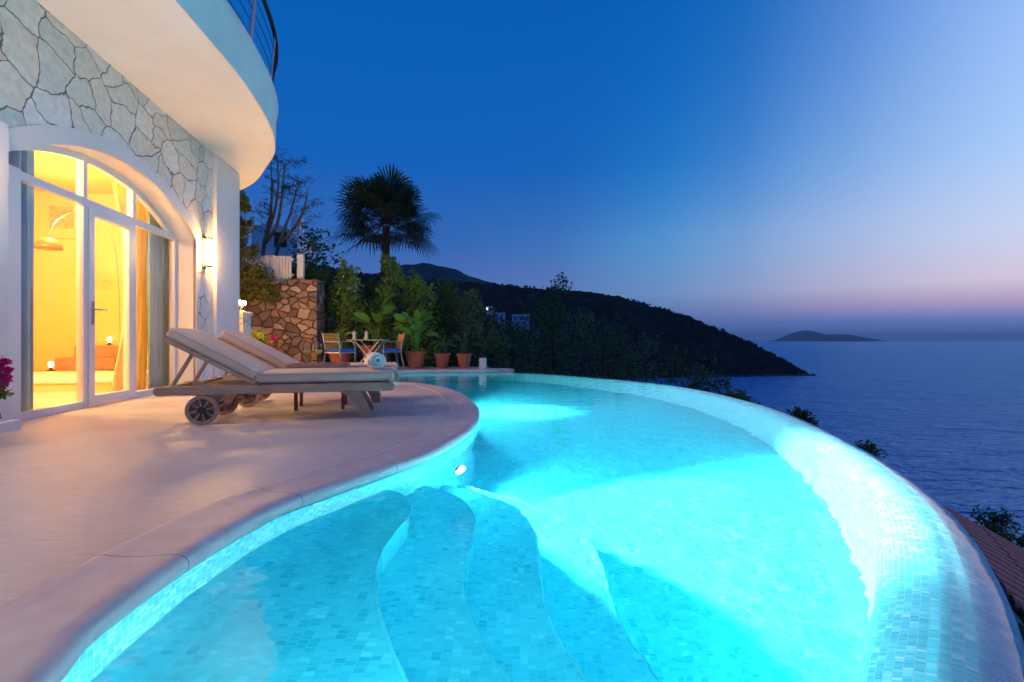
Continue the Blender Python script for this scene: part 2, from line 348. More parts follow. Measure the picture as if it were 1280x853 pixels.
# deck: warm brushed travertine, fine streaks
def deck_mat():
    m = bpy.data.materials.new('travertine'); m.use_nodes = True; n = m.node_tree.nodes; l = m.node_tree.links
    b = n['Principled BSDF']; b.inputs['Specular IOR Level'].default_value = .4
    t = n.new('ShaderNodeTexCoord')
    def nz(sc, st, det=6, rot=0):
        mp = n.new('ShaderNodeMapping'); mp.inputs['Scale'].default_value = st; mp.inputs['Rotation'].default_value = (0, 0, rot); l.new(t.outputs['Object'], mp.inputs[0])
        q = n.new('ShaderNodeTexNoise'); q.inputs['Scale'].default_value = sc; q.inputs['Detail'].default_value = det; l.new(mp.outputs[0], q.inputs[0]); return q.outputs[0]
    a = nz(7, (1, 9, 1), 8, R(4)); c = nz(.9, (1, 1, 1), 4); d = nz(45, (1, 4, 1), 3)
    r = n.new('ShaderNodeValToRGB'); e = r.color_ramp.elements
    e[0].position = .3; e[0].color = (.54, .47, .45, 1); e[1].position = .7; e[1].color = (.70, .62, .59, 1); l.new(a, r.inputs[0])
    mr = n.new('ShaderNodeMapRange'); l.new(c, mr.inputs[0]); mr.inputs[1].default_value = .3; mr.inputs[2].default_value = .7; mr.inputs[3].default_value = .80; mr.inputs[4].default_value = 1.1
    mu = n.new('ShaderNodeMixRGB'); mu.blend_type = 'MULTIPLY'; mu.inputs[0].default_value = 1; l.new(r.outputs[0], mu.inputs[1]); l.new(mr.outputs[0], mu.inputs[2])
    pit = n.new('ShaderNodeMapRange'); l.new(d, pit.inputs[0]); pit.inputs[1].default_value = .26; pit.inputs[2].default_value = .36; pit.inputs[3].default_value = .55; pit.inputs[4].default_value = 1
    mu2 = n.new('ShaderNodeMixRGB'); mu2.blend_type = 'MULTIPLY'; mu2.inputs[0].default_value = 1; l.new(mu.outputs[0], mu2.inputs[1]); l.new(pit.outputs[0], mu2.inputs[2])
    l.new(mu2.outputs[0], b.inputs['Base Color'])
    rr = n.new('ShaderNodeMapRange'); l.new(a, rr.inputs[0]); rr.inputs[3].default_value = .3; rr.inputs[4].default_value = .6; l.new(rr.outputs[0], b.inputs['Roughness'])
    bp = n.new('ShaderNodeBump'); bp.inputs['Distance'].default_value = .002; l.new(a, bp.inputs['Height']); l.new(bp.outputs[0], b.inputs['Normal'])
    return m
M_['deck'] = deck_mat()
def coping_mat():
    m = mat('coping_stone', (.68, .57, .55), (.58, .46, .43), rough=.5, scale=9, bump=.0015, bscale=50, contrast=.4)
    n = m.node_tree.nodes; l = m.node_tree.links; b = n['Principled BSDF']
    src = b.inputs['Base Color'].links[0].from_socket
    uv = n.new('ShaderNodeUVMap'); sp = n.new('ShaderNodeSeparateXYZ'); l.new(uv.outputs[0], sp.inputs[0])
    q = n.new('ShaderNodeMath'); q.operation = 'FRACT'
    dv = n.new('ShaderNodeMath'); dv.operation = 'DIVIDE'; dv.inputs[1].default_value = .62; l.new(sp.outputs[0], dv.inputs[0]); l.new(dv.outputs[0], q.inputs[0])
    ls = n.new('ShaderNodeMath'); ls.operation = 'LESS_THAN'; ls.inputs[1].default_value = .007; l.new(q.outputs[0], ls.inputs[0])
    mx = n.new('ShaderNodeMixRGB'); l.new(ls.outputs[0], mx.inputs[0]); l.new(src, mx.inputs[1]); mx.inputs[2].default_value = (.22, .16, .14, 1)
    l.new(mx.outputs[0], b.inputs['Base Color']); return m
M_['coping'] = coping_mat()

def water_mat():
    m = bpy.data.materials.new('pool_water'); m.use_nodes = True; n = m.node_tree.nodes; l = m.node_tree.links; n.clear()
    o = n.new('ShaderNodeOutputMaterial'); g = n.new('ShaderNodeBsdfGlass'); g.inputs['IOR'].default_value = 1.33; g.inputs['Roughness'].default_value = 0
    t = n.new('ShaderNodeTexCoord'); a = n.new('ShaderNodeTexNoise'); a.inputs['Scale'].default_value = 5; a.inputs['Detail'].default_value = 2; l.new(t.outputs['Object'], a.inputs[0])
    bp = n.new('ShaderNodeBump'); bp.inputs['Distance'].default_value = .006; bp.inputs['Strength'].default_value = 1; l.new(a.outputs[0], bp.inputs['Height'])
    l.new(bp.outputs[0], g.inputs['Normal']); l.new(g.outputs[0], o.inputs[0]); return m
M_['water'] = water_mat()
def sea_mat():
    m = bpy.data.materials.new('sea_water'); m.use_nodes = True; n = m.node_tree.nodes; l = m.node_tree.links; n.clear()
    o = n.new('ShaderNodeOutputMaterial'); df = n.new('ShaderNodeBsdfDiffuse'); df.inputs[0].default_value = (.004, .24, .62, 1)
    gl = n.new('ShaderNodeBsdfGlossy'); gl.inputs[0].default_value = (.48, .90, 1, 1); gl.inputs['Roughness'].default_value = .22
    lw = n.new('ShaderNodeLayerWeight'); lw.inputs[0].default_value = .30; cl = n.new('ShaderNodeMapRange'); l.new(lw.outputs['Fresnel'], cl.inputs[0]); cl.inputs[3].default_value = .05; cl.inputs[4].default_value = .72
    mx = n.new('ShaderNodeMixShader'); l.new(cl.outputs[0], mx.inputs[0]); l.new(df.outputs[0], mx.inputs[1]); l.new(gl.outputs[0], mx.inputs[2]); l.new(mx.outputs[0], o.inputs[0])
    t = n.new('ShaderNodeTexCoord'); hs = None
    for sc, am, st, rot in ((.22, .8, (1, 2.2, 1), -10), (.07, 1.6, (1, 2.6, 1), 6), (.012, 5.0, (1, 3, 1), -4)):
        mp = n.new('ShaderNodeMapping'); mp.inputs['Scale'].default_value = st; mp.inputs['Rotation'].default_value = (0, 0, R(rot)); l.new(t.outputs['Object'], mp.inputs[0])
        a = n.new('ShaderNodeTexNoise'); a.inputs['Scale'].default_value = sc; a.inputs['Detail'].default_value = 4; a.inputs['Roughness'].default_value = .55; l.new(mp.outputs[0], a.inputs[0])
        q = n.new('ShaderNodeMath'); q.operation = 'MULTIPLY_ADD'; q.inputs[1].default_value = am; l.new(a.outputs[0], q.inputs[0])
        if hs is not None: l.new(hs, q.inputs[2])
        hs = q.outputs[0]
    bp = n.new('ShaderNodeBump'); bp.inputs['Distance'].default_value = 4.0; l.new(hs, bp.inputs['Height'])
    for b in (df, gl, lw): l.new(bp.outputs[0], b.inputs['Normal'])
    return m
M_['sea'] = sea_mat()
def lampmat(name, c, s):
    return mat(name, (.8, .8, .8), emit=c, estr=s)

# ------------------------------------------------------------------ terrain, sea, hills
def interp(x, tab):
    if x <= tab[0][0]: return tab[0][1]
    for (a, va), (b, vb) in zip(tab, tab[1:]):
        if x <= b: return va + (vb - va) * (x - a) / (b - a)
    return tab[-1][1]
m = MB(); m.add([(-34000, -3000, SEA), (34000, -3000, SEA), (34000, 34000, SEA), (-34000, 34000, SEA)], [(0, 1, 2, 3)])
tag(m.build('sea', M_['sea']), kind='structure')

hz = bpy.data.materials.new('haze'); hz.use_nodes = True; hz.node_tree.nodes.clear()
ho = hz.node_tree.nodes.new('ShaderNodeOutputMaterial'); hv = hz.node_tree.nodes.new('ShaderNodeVolumePrincipled')
hv.inputs['Color'].default_value = (.62, .78, 1, 1); hv.inputs['Density'].default_value = 4.5e-5; hv.inputs['Anisotropy'].default_value = .2
hz.node_tree.links.new(hv.outputs[0], ho.inputs['Volume'])
m = MB().box((0, 15500, (SEA - 8 + 420) / 2), (70000, 38000, 420 - SEA + 8))
tag(m.build('haze', hz), kind='stuff')

def near_z(x, y):
    a = math.degrees(math.atan2(x, y)); r = math.hypot(x - 0, y - 5)
    right = -3.2 - max(0, r - 6) * .62
    left = -1.6 + max(0, r - 14) * .10
    centre = -2.4 - max(0, r - 9) * .16
    if a < -22: z = left
    elif a < -6: t = (a + 22) / 16; z = left * (1 - t) + centre * t
    elif a < 22: t = (a + 6) / 28; t = t * t * (3 - 2 * t); z = centre * (1 - t) + right * t
    elif a < 120: z = right
    else: t = min(1, (a - 120) / 40); z = right * (1 - t) + left * t
    if r > 200: z -= (r - 200) * .5
    return max(z, SEA - 3) + noise.noise(Vector((x * .12, y * .12, 0))) * min(2.0, .1 + r * .03)
rows = []
rs = [0, 2, 4, 6, 8, 10, 12, 14, 16, 19, 22, 26, 30, 35, 41, 48, 56, 66, 78, 95, 120, 160, 210, 300]
for r in rs:
    rows.append([(r * math.sin(R(a)), 5 + r * math.cos(R(a)), near_z(r * math.sin(R(a)), 5 + r * math.cos(R(a)))) for a in range(-180, 181, 4)])
tag(MB().grid([list(reversed(q)) for q in rows]).build('hillside', M_['land'], smooth=True), kind='structure')

RIDGE = [(250, 322), (400, 330), (440, 340), (500, 347), (560, 351), (620, 355), (680, 359), (740, 366), (780, 372), (820, 382), (860, 395), (900, 411), (930, 424), (960, 439), (985, 453), (1000, 463), (1012, 469), (1018, 472)]
SHORE = [(250, 330), (560, 380), (700, 470), (870, 514), (1018, 542)]
rows = []
for i in range(34):
    u = i / 33; row = []
    for k in range(270):
        px = 250 + k * (1018 - 250) / 269
        ys = interp(px, SHORE); yr = ys + 8 + 150 * min(1, (1018 - px) / 260)
        zr = zat(interp(px, RIDGE), yr)
        if u < .8: t = u / .8; Y = ys + (yr - ys) * t; z = SEA - 1.5 + (zr - SEA + 1.5) * (t ** .78)
        else: t = (u - .8) / .2; Y = yr + t * 200; z = zr + (SEA - 10 - zr) * t ** 1.5
        X = (px - 640) / F_PX * Y
        am = min(1, (zr - SEA) / 14) * (0.25 + .75 * min(1, u * 6))
        z += am * (2.4 * noise.noise(Vector((X * .11, Y * .11, 3))) + 1.5 * noise.noise(Vector((X * .3, Y * .3, 9))) + 5 * noise.noise(Vector((X * .018, Y * .018, 1))) * (1 - abs(u - .8) * 1.2 if u > .6 else .76) * .5)
        row.append((X, Y, z))
    rows.append(row)
tag(MB().grid(rows).build('headland', M_['land'], smooth=True), kind='structure')
# scrub and small trees that roughen the slope
m = MB(); rs_ = random.Random(3)
for k in range(5200):
    px = 300 + rs_.random() * 712; ys = interp(px, SHORE); yr = ys + 8 + 150 * min(1, (1018 - px) / 260); t_ = rs_.random() ** .6
    u = t_ * .8; Y = ys + (yr - ys) * t_; zr = zat(interp(px, RIDGE), yr); z = SEA - 1.5 + (zr - SEA + 1.5) * (t_ ** .78); X = (px - 640) / F_PX * Y
    s_ = rs_.uniform(.8, 2.3) * min(1, .35 + t_)
    if z < SEA + 2.5: continue
    c = Vector((X, Y, z - s_ * .3)); top = [c + Vector((math.cos(a) * s_ * rs_.uniform(.7, 1.2), math.sin(a) * s_ * rs_.uniform(.7, 1.2), rs_.uniform(-.2, .5) * s_)) for a in [j * 1.2566 for j in range(5)]]
    m.add(top + [c + Vector((rs_.uniform(-.3, .3) * s_, 0, s_ * rs_.uniform(.9, 1.7)))], [(j, (j + 1) % 5, 5) for j in range(5)])
tag(m.build('hillside_scrub', mat('scrub', (.014, .034, .022), (.028, .05, .030), rough=1, scale=.3, spec=.1, contrast=.2)), kind='stuff')
# pale rocks along the waterline
m = MB()
for k in range(150):
    px = 862 + rnd.random() * 158; Y = interp(px, SHORE) - 1 + rnd.random() * 3; c = P(px, Y, SEA + .2)
    s_ = .6 + rnd.random() * 1.5
    o = [Vector((math.cos(a) * s_ * rnd.uniform(.6, 1.3), math.sin(a) * s_ * rnd.uniform(.6, 1.3), rnd.uniform(-.5, 1.3))) for a in [j * 1.047 for j in range(6)]]
    m.add([c + q for q in o] + [c + Vector((0, 0, 1.2 * s_)), c + Vector((0, 0, -1))], [(j, (j + 1) % 6, 6) for j in range(6)] + [((j + 1) % 6, j, 7) for j in range(6)])
tag(m.build('shore_rocks', M_['rock']), kind='structure')
def hill(name, ridge, Y0, depth, base, mat_, amp, fq):
    rows = []
    x0, x1 = ridge[0][0], ridge[-1][0]
    for i in range(15):
        u = i / 14 * 2 - 1; row = []
        for k in range(140):
            px = x0 + (x1 - x0) * k / 139; Y = Y0 + u * depth; X = (px - 640) / F_PX * Y0
            zr = zat(interp(px, ridge), Y0); z = base + (zr - base) * math.cos(u * math.pi / 2) ** .8
            z += amp * noise.noise(Vector((X * fq, Y * fq, 5))) * min(1, abs(z - base) / amp / 2)
            row.append((X, Y, z))
        rows.append(row)
    return MB().grid(rows).build(name, mat_, smooth=True)
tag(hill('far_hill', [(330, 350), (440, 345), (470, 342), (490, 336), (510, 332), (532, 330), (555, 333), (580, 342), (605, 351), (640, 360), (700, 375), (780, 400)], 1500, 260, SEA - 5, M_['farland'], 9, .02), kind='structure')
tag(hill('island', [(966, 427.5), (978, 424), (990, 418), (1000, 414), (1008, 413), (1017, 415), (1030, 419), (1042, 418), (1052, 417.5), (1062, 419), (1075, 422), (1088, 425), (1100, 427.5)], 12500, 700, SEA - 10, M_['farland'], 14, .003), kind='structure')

# ------------------------------------------------------------------ pool and terrace
C_PTS = [(.62, .64), (.25, .46), (-.2, .42), (-.62, .52), (-.90, .76), (-1.003, 1.044), (-1.047, 1.158), (-1.063, 1.326), (-1.064, 1.582), (-1.043, 1.795), (-.99, 2.069), (-.831, 2.39), (-.659, 2.709), (-.52, 3.02), (-.385, 3.576), (-.332, 4.177), (-.362, 4.858), (-.481, 5.477), (-.751, 6.478), (-1.283, 7.449), (-1.866, 7.883), (-2.7, 8.25), (-3.3, 8.85), (-3.45, 9.6), (-3.1, 10.4), (-2.3, 10.9), (-1.2, 11.12), (-.335, 11.25)]
R_PTS = [(-.335, 11.25), (.55, 10.85), (1.404, 9.979), (2.42, 8.548), (2.83, 7.286), (2.904, 5.848), (2.76, 4.747), (2.422, 3.491), (2.231, 2.943), (2.009, 2.442), (1.789, 2.058), (1.575, 1.755), (1.415, 1.546), (1.193, 1.287), (.999, 1.074), (.62, .64)]
CC = spline([(x, y, 0) for x, y in C_PTS], .06); RC = spline([(x, y, 0) for x, y in R_PTS], .05)
def normals(pts):
    res = []
    for i in range(len(pts)):
        d = (pts[min(i + 1, len(pts) - 1)] - pts[max(i - 1, 0)]).normalized(); res.append(Vector((-d.y, d.x, 0)))
    return res
def sweep(pts, prof, sign=1):
    """prof: (offset along normal, z) -> grid rows along the path, arc length list"""
    nn = normals(pts); L_ = [0]
    for a, b in zip(pts, pts[1:]): L_.append(L_[-1] + (b - a).length)
    pl = [0]
    for (a, b), (c, d) in zip(prof, prof[1:]): pl.append(pl[-1] + math.hypot(c - a, d - b))
    mb = MB(); rows = []; uvs = []
    for p, q, s in zip(pts, nn, L_):
        rows.append([(p.x + q.x * o * sign, p.y + q.y * o * sign, z) for o, z in prof]); uvs += [(pv, s) for pv in pl]
    mb.grid(rows); return mb, uvs
pool = thing('swimming_pool', 'curved infinity pool lined with turquoise mosaic, lit from under water', 'swimming pool', (0.8, 5, 0))
uvxy = lambda v, i: (v[0], v[1])
# path CC runs near -> far with the deck on its left (normal = +left)
mb, uvs = sweep(CC, [(.0, -.045), (.0, -.3), (.0, -2.1)])
mb.build('side_wall', M_['tiles'], pool, smooth=True, uv=lambda v, i: (uvs[i][1] , uvs[i][0]))
# RC runs far -> near, pool interior on its right; outward normal = +left
prof = [(-.20, -2.1), (-.20, -.30), (-.192, -.235), (-.17, -.185), (-.13, -.14), (-.085, -.105), (-.04, -.082), (0, -.072), (.03, -.074), (.065, -.082), (.10, -.097), (.124, -.122), (.138, -.17), (.147, -.3), (.16, -.6), (.20, -2.9)]
mbr, uvr = sweep(RC, prof)
mbr.build('overflow_rim', M_['tiles'], pool, smooth=True, uv=lambda v, i: (uvr[i][0], uvr[i][1]))
def rim_x(y):
    best = [p.x for p in RC if abs(p.y - y) < .06]
    return max(best) if best else -.3
mg, ug = sweep(CC, [(-.003, -.046), (-.003, -.054)])
mg.build('grout_line', M_['soil'], pool)
rows = []
for j in range(60):
    y = .44 + j * (11.1 - .44) / 59; z = -1.32 - .5 * max(0, min(1, (y - 3.5) / 4)); x1 = rim_x(y) - .05
    rows.append([(-3.7 + (x1 + 3.7) * i / 20, y, z) for i in range(21)])
MB().grid(rows).build('pool_floor', M_['floor_tiles'], pool, smooth=True, uv=uvxy)
ES = [(-.26, [(-1.3, 2.95), (-.95, 2.80), (-.80, 2.70), (-.625, 2.604), (-.52, 2.454), (-.49, 2.293), (-.513, 2.13), (-.525, 1.96), (-.508, 1.785), (-.46, 1.617), (-.395, 1.456), (-.32, 1.31), (-.2, 1.12), (-.02, .92), (.2, .7), (.4, .3)]),
      (-.50, [(-1.2, 3.10), (-.8, 3.06), (-.483, 2.918), (-.328, 2.79), (-.223, 2.586), (-.188, 2.367), (-.202, 2.128), (-.203, 1.946), (-.174, 1.786), (-.127, 1.635), (-.065, 1.50), (.06, 1.30), (.24, 1.08), (.45, .85), (.7, .4)]),
      (-.76, [(-1.2, 3.36), (-.7, 3.32), (-.45, 3.24), (-.222, 3.11), (-.039, 2.949), (.078, 2.755), (.125, 2.504), (.125, 2.253), (.122, 2.05), (.150, 1.866), (.205, 1.713), (.30, 1.54), (.46, 1.32), (.66, 1.08), (.95, .6)]),
      (-1.02, [(-1.2, 3.60), (-.7, 3.57), (-.40, 3.50), (-.10, 3.36), (.15, 3.17), (.34, 2.95), (.43, 2.72), (.458, 2.50), (.458, 2.25), (.475, 2.05), (.54, 1.83), (.66, 1.62), (.84, 1.40), (1.1, 1.1), (1.3, .7)])]
for z, pts in ES:  # four curved entry steps
    e = spline([(x, y, 0) for x, y in pts], .05); poly = [(p.x, p.y) for p in e] + [(pts[-1][0], .2), (-1.5, .2), (-1.5, pts[0][1])]
    mb = MB().prism(poly, -1.9, z); st = mb.build('pool_step', M_['floor_tiles'], pool, uv=lambda v, i: (v[0], v[1]))
    ms, us = sweep(e, [(.010, z + .002), (-.006, z - .001), (-.008, z - .30)])
    ms.build('riser', M_['floor_tiles'], st, smooth=True, uv=lambda v, i: (us[i][1], us[i][0]))
# water
wc = [(p.x + n_.x * .004, p.y + n_.y * .004) for p, n_ in zip(CC, normals(CC))]
wr = [(p.x, p.y) for p in RC]
m = MB(); m.sheet(wc[:-1] + wr[:-1], WZ)
nn = normals(RC); drape = [(0, WZ), (.031, -.066), (.067, -.076), (.104, -.091), (.129, -.118), (.144, -.168), (.153, -.3), (.166, -.6), (.206, -2.8)]
m.grid([[(p.x + q.x * o, p.y + q.y * o, z) for o, z in reversed(drape)] for p, q in zip(RC, nn)])
tag(m.build('pool_water', M_['water'], smooth=True), kind='structure')
# terrace
deck_poly = [(p.x, p.y) for p in CC] + [(-.25, 11.4), (.0, 11.55), (-.1, 11.75), (-.6, 12.0), (-.6, 12.6), (-15, 12.6), (-15, -4), (1.5, -4), (1.2, .2)]
# deck is set back from the coping so the two never share a plane
cin = [(p.x + q.x * .3, p.y + q.y * .3) for p, q in zip(CC, normals(CC))]
d2 = MB().sheet([(p.x + q.x * .06, p.y + q.y * .06) for p, q in zip(CC, normals(CC))] + deck_poly[len(CC):], 0)
tag(d2.build('terrace', M_['deck']), kind='structure')
MBs = MB().prism([(-.02, 11.42), (.05, 11.5), (-.1, 11.78), (-.6, 12.0), (-.9, 12.02), (-.9, 11.35)], -.08, .004)
tag(MBs.build('terrace_slab', M_['coping'], uv=lambda v, i: (.3, .3)), kind='structure')
cop = [(.0, -.05), (-.022, -.045), (-.034, -.03), (-.036, -.010), (-.026, .006), (-.006, .014), (.03, .015), (.07, .012), (.11, .009), (.16, .006), (.21, .008), (.245, .012), (.262, .010), (.268, -.02)]
mc, uc = sweep(CC, cop)
tag(mc.build('pool_coping', M_['coping'], smooth=True, uv=lambda v, i: (uc[i][1], uc[i][0])), kind='structure')

# pool lamps: two fixtures in the terrace-side wall, one added fill in the near end
def pool_lamp(loc, target, power, label, size=.04, ang=100, wide=600):
    t = thing('pool_light', label, 'light', loc, 0, 'underwater pool lights')
    d = (Vector(target) - Vector(loc)); d.z = 0; d.normalize(); Mx = d.to_track_quat('Z', 'Y').to_matrix()
    MB().lathe([(.0, .012), (.06, .012), (.066, .004)], loc, 24, Mx).build('lens', lampmat('pool_lens', (.8, .98, 1), 60), t)
    MB().lathe([(.066, .0), (.066, .02), (.085, .016), (.088, .0)], loc, 24, Mx).build('bezel', M_['metal'], t)
    light('SPOT', 'pool_spot', Vector(loc) + d * .05, power, (.86, .98, 1), size, target, spot_size=R(ang), spot_blend=.6)
    light('SPOT', 'pool_spot', Vector(loc) + d * .05, wide, (.80, .97, 1), size, Vector(loc) + d, spot_size=R(172), spot_blend=.3)
pool_lamp((-.385, 3.52, -.725), (1.75, 2.8, -1.15), 3100, 'round underwater light glowing in the pool wall beside the steps', ang=84, wide=120)
pool_lamp((-1.05, 7.10, -.60), (-.05, 7.0, -1.8), 1300, 'round underwater light in the pool wall hidden behind the terrace tip', ang=50, wide=330)
pool_lamp((.05, .47, -.17), (-.4, 2.0, -.4), 30, 'added underwater fill light, out of view in the near end wall below the camera', ang=130, wide=52)  # added below the frame to brighten the shallow steps

# ------------------------------------------------------------------ villa
NX, NY = .985, .171
def W(s, z, off=0): return Vector((-3.545 - .174 * s + NX * off, s + NY * off, z))
ARC_S, ARC_R, ARC_Z = 5.2, 2.696, -.086      # centre of the arch circle in wall coordinates
def arch(s, r=ARC_R):
    q = r * r - (s - ARC_S) ** 2
    return ARC_Z + math.sqrt(max(q, 0))
S0, S1 = 3.70, 6.76
villa = thing('villa', 'white villa with flagstone wall, arched glass doors and round overhanging balcony', 'house', (-4.6, 5.5, 0))
OFF = .25
def wallface(smin, smax, zlo, zhi, off, ns=60, nz=1):
    rows = []
    for i in range(nz + 1):
        row = []
        for k in range(ns + 1):
            s = smin + (smax - smin) * k / ns; a = zlo(s); b = zhi(s); row.append(W(s, a + (b - a) * i / nz, off))
        rows.append(row)
    return rows
# stone facade: above the arch, left and right of it (a slab with real thickness)
m = MB()
TOP = 3.55
ro = ARC_R + .02
m.grid(wallface(S0 - .0, S1 + .02, lambda s: arch(s, ro), lambda s: TOP, OFF))
m.grid(wallface(1.0, S0, lambda s: 0, lambda s: TOP, OFF, 8))
m.grid(wallface(S1 + .02, 7.36, lambda s: 0, lambda s: TOP, OFF, 4))
inv = lambda v: v[1] - NY * OFF
m.build('stone_wall', M_['flag'], villa, uv=lambda v, i: (v[1] / .985, v[2]))
# reveal of the opening
def reveal_strip(mb, pts, o0, o1):
    mb.grid([[W(s, z, o0) for s, z in pts], [W(s, z, o1) for s, z in pts]])
arcp = [(S0 + (S1 - S0) * k / 50, arch(S0 + (S1 - S0) * k / 50)) for k in range(51)]
m = MB(); reveal_strip(m, [(S0, 0)] + arcp + [(S1, 0)], OFF + .02, -.06); m.build('reveal', M_['render'], villa)
# plaster band round the arch and jambs
m = MB(); bw = .155
def band_section(pts_in, pts_out, o0, o1):
    n_ = len(pts_in)
    rows = [[W(*p, o0) for p in pts_in], [W(*p, o1) for p in pts_in], [W(*p, o1) for p in pts_out], [W(*p, o0) for p in pts_out]]
    m.grid(rows)
pin = [(S1, 0)] + list(reversed(arcp)) + [(S0, arch(S0))]
th = [math.atan2(z - ARC_Z, s - ARC_S) for s, z in pin[1:]]
pout = [(S1 + .05, 0)] + [(ARC_S + (ARC_R + bw) * math.cos(a), ARC_Z + (ARC_R + bw) * math.sin(a)) for a in th]
pout[1] = (S1 + .05, pout[1][1] - .02)
band_section(pin, pout, OFF - .01, OFF + .028)
m.build('arch_trim', M_['render'], villa, smooth=False)
m = MB(); m.add([W(s, z, o) for o in (-.05, OFF + .035) for s, z in ((S0 - .34, 0), (S0 + .002, 0), (S0 + .002, 2.37), (S0 - .34, 2.37))], [(4, 5, 6, 7), (1, 0, 3, 2), (0, 4, 7, 3), (5, 1, 2, 6), (3, 7, 6, 2)])
pl = m.build('pilaster', M_['render'], villa)
m = MB(); m.add([W(s, z, o) for o in (.1, OFF + .085) for s, z in ((S0 - .36, 0), (S0 + .05, 0), (S0 + .05, .075), (S0 - .36, .075))], [(4, 5, 6, 7), (1, 0, 3, 2), (0, 4, 7, 3), (5, 1, 2, 6), (3, 7, 6, 2)])
m.build('plinth', M_['white'], pl, bevel=.008)
# end pillar (smooth render) and the hidden return wall
m = MB(); m.add([W(s, z, o) for o in (-.45, OFF + .05) for s, z in ((7.36, 0), (8.27, 0), (8.27, TOP), (7.36, TOP))], [(4, 5, 6, 7), (1, 0, 3, 2), (0, 4, 7, 3), (5, 1, 2, 6), (3, 7, 6, 2)])
m.build('corner_pillar', M_['render'], villa, bevel=.012)
m = MB(); m.add([W(s, z, o) for o in (-6, -.45) for s, z in ((9.05, 0), (9.2, 0), (9.2, TOP), (9.05, TOP))], [(4, 5, 6, 7), (1, 0, 3, 2), (0, 4, 7, 3), (5, 1, 2, 6), (3, 7, 6, 2)])
m.add([W(8.2, 0, -.2), W(9.2, 0, -.45), W(9.2, TOP, -.45), W(8.2, TOP, -.2)], [(0, 1, 2, 3)])
m.build('return_wall', M_['render'], villa)
# balcony slab
B_PTS = [(-8.5, 10.6), (-7.2, 10.35), (-6.2, 9.95), (-5.34, 9.35), (-4.66, 8.74), (-4.11, 8.04), (-3.60, 7.32), (-3.24, 6.49), (-2.99, 5.46), (-2.895, 4.75), (-2.83, 4.05), (-2.80, 3.2), (-2.9, 2.2), (-3.2, 1.2), (-3.8, .3), (-4.8, -.4)]
BC = spline([(x, y, 0) for x, y in B_PTS], .12)
bal = MB().sheet([(p.x, p.y) for p in BC] + [(-8.5, -.4)], TOP)
bal.f = [tuple(reversed(f)) for f in bal.f]
bs = bal.build('balcony_soffit', M_['render'], villa)
mf, _ = sweep(BC, [(.0, TOP), (.012, TOP + .01), (.02, TOP + .45), (.035, TOP + .47), (.045, TOP + .52), (.045, TOP + .555), (.03, TOP + .565), (-.4, TOP + .57), (-.4, TOP + .3)])
fas = mf.build('balcony_fascia', M_['render'], villa, smooth=True)
# railing
rail = MB(); nb = normals(BC); RZ = TOP + .57
acc = 0; last = None; posts = []
for i in range(1, len(BC)):
    acc += (BC[i] - BC[i - 1]).length
    if acc > 1.05 or i == 1: acc = 0; posts.append(i)
def rp(i, h): return BC[i] + nb[i] * (-.05 + .09 * h) + Vector((0, 0, RZ + h))
railing = MB().tube([rp(i, .80) for i in range(len(BC))], .028, 8).build('handrail', M_['dark'], villa, smooth=True)
for i in posts:
    d = (BC[min(i + 1, len(BC) - 1)] - BC[i - 1]).normalized()
    MB().bar(rp(i, -.02), rp(i, .78), .10, .014, up=d.cross(Vector((0, 0, 1)))).build('railing_post', M_['pinkmetal'], railing, bevel=.003)
for h in (.14, .30, .46, .62):
    MB().tube([rp(i, h) for i in range(0, len(BC), 2)], .005, 5).build('railing_wire', M_['dark'], railing)

# glazed screen
zt, th_ = 2.12, .045
screen = M_['frame']
V = [S0 + .0, 4.95, 5.76, S1]           # vertical divisions in wall coordinates (4.11 is hidden edge)
def wbox(mb, s0, s1, z0, z1, o0, o1):
    mb.add([W(s, z, o) for o in (o0, o1) for s, z in ((s0, z0), (s1, z0), (s1, z1), (s0, z1))], [(4, 5, 6, 7), (1, 0, 3, 2), (0, 4, 7, 3), (5, 1, 2, 6), (3, 7, 6, 2), (0, 1, 5, 4)])
glaz = MB()
wbox(glaz, S0, 4.17, 0, arch(S0) + .02, -.04, .03)
wbox(glaz, 4.93, 4.985, 0, arch(4.95) - .03, -.04, .03)
wbox(glaz, 5.755, 5.815, 0, arch(5.78) - .03, -.04, .03)
wbox(glaz, S1 - .06, S1, 0, arch(S1) + .0, -.04, .03)
wbox(glaz, 4.17, 4.93, zt - .035, zt + .04, -.037, .027); wbox(glaz, 4.985, 5.755, zt - .035, zt + .04, -.037, .027); wbox(glaz, 5.815, S1 - .06, zt - .035, zt + .04, -.037, .027)
wbox(glaz, 4.17, 4.93, 0, .07, -.037, .027); wbox(glaz, 5.815, S1 - .06, 0, .07, -.037, .027)
# curved head of the frame
pin2 = [(s, z - .075 if z > zt else z) for s, z in arcp]
n_ = len(arcp)
for a, b in ((0, n_ - 1),):
    rows = [[W(s, max(z - .07, zt), -.035) for s, z in arcp], [W(s, max(z - .07, zt), .025) for s, z in arcp], [W(s, z + .01, .025) for s, z in arcp]]
    glaz.grid(rows)
fr = glaz.build('window_frame', screen, villa, bevel=.006)
def pane(s0, s1, z0, z1, name='window_pane', par=None, off=-.006):
    mb = MB(); k = 14
    mb.grid([[W(s0 + (s1 - s0) * i / k, z0, off) for i in range(k + 1)], [W(s0 + (s1 - s0) * i / k, z1 if z1 is not None else max(zt + .04, arch(s0 + (s1 - s0) * i / k) - .05), off) for i in range(k + 1)]])
    return mb.build(name, M_['glass'], par or villa)
pane(4.17, 4.93, .07, zt - .035); pane(5.815, S1 - .06, .07, zt - .035)
pane(4.17, 4.93, zt + .04, None); pane(4.985, 5.755, zt + .04, None); pane(5.815, S1 - .06, zt + .04, None)
door = MB()
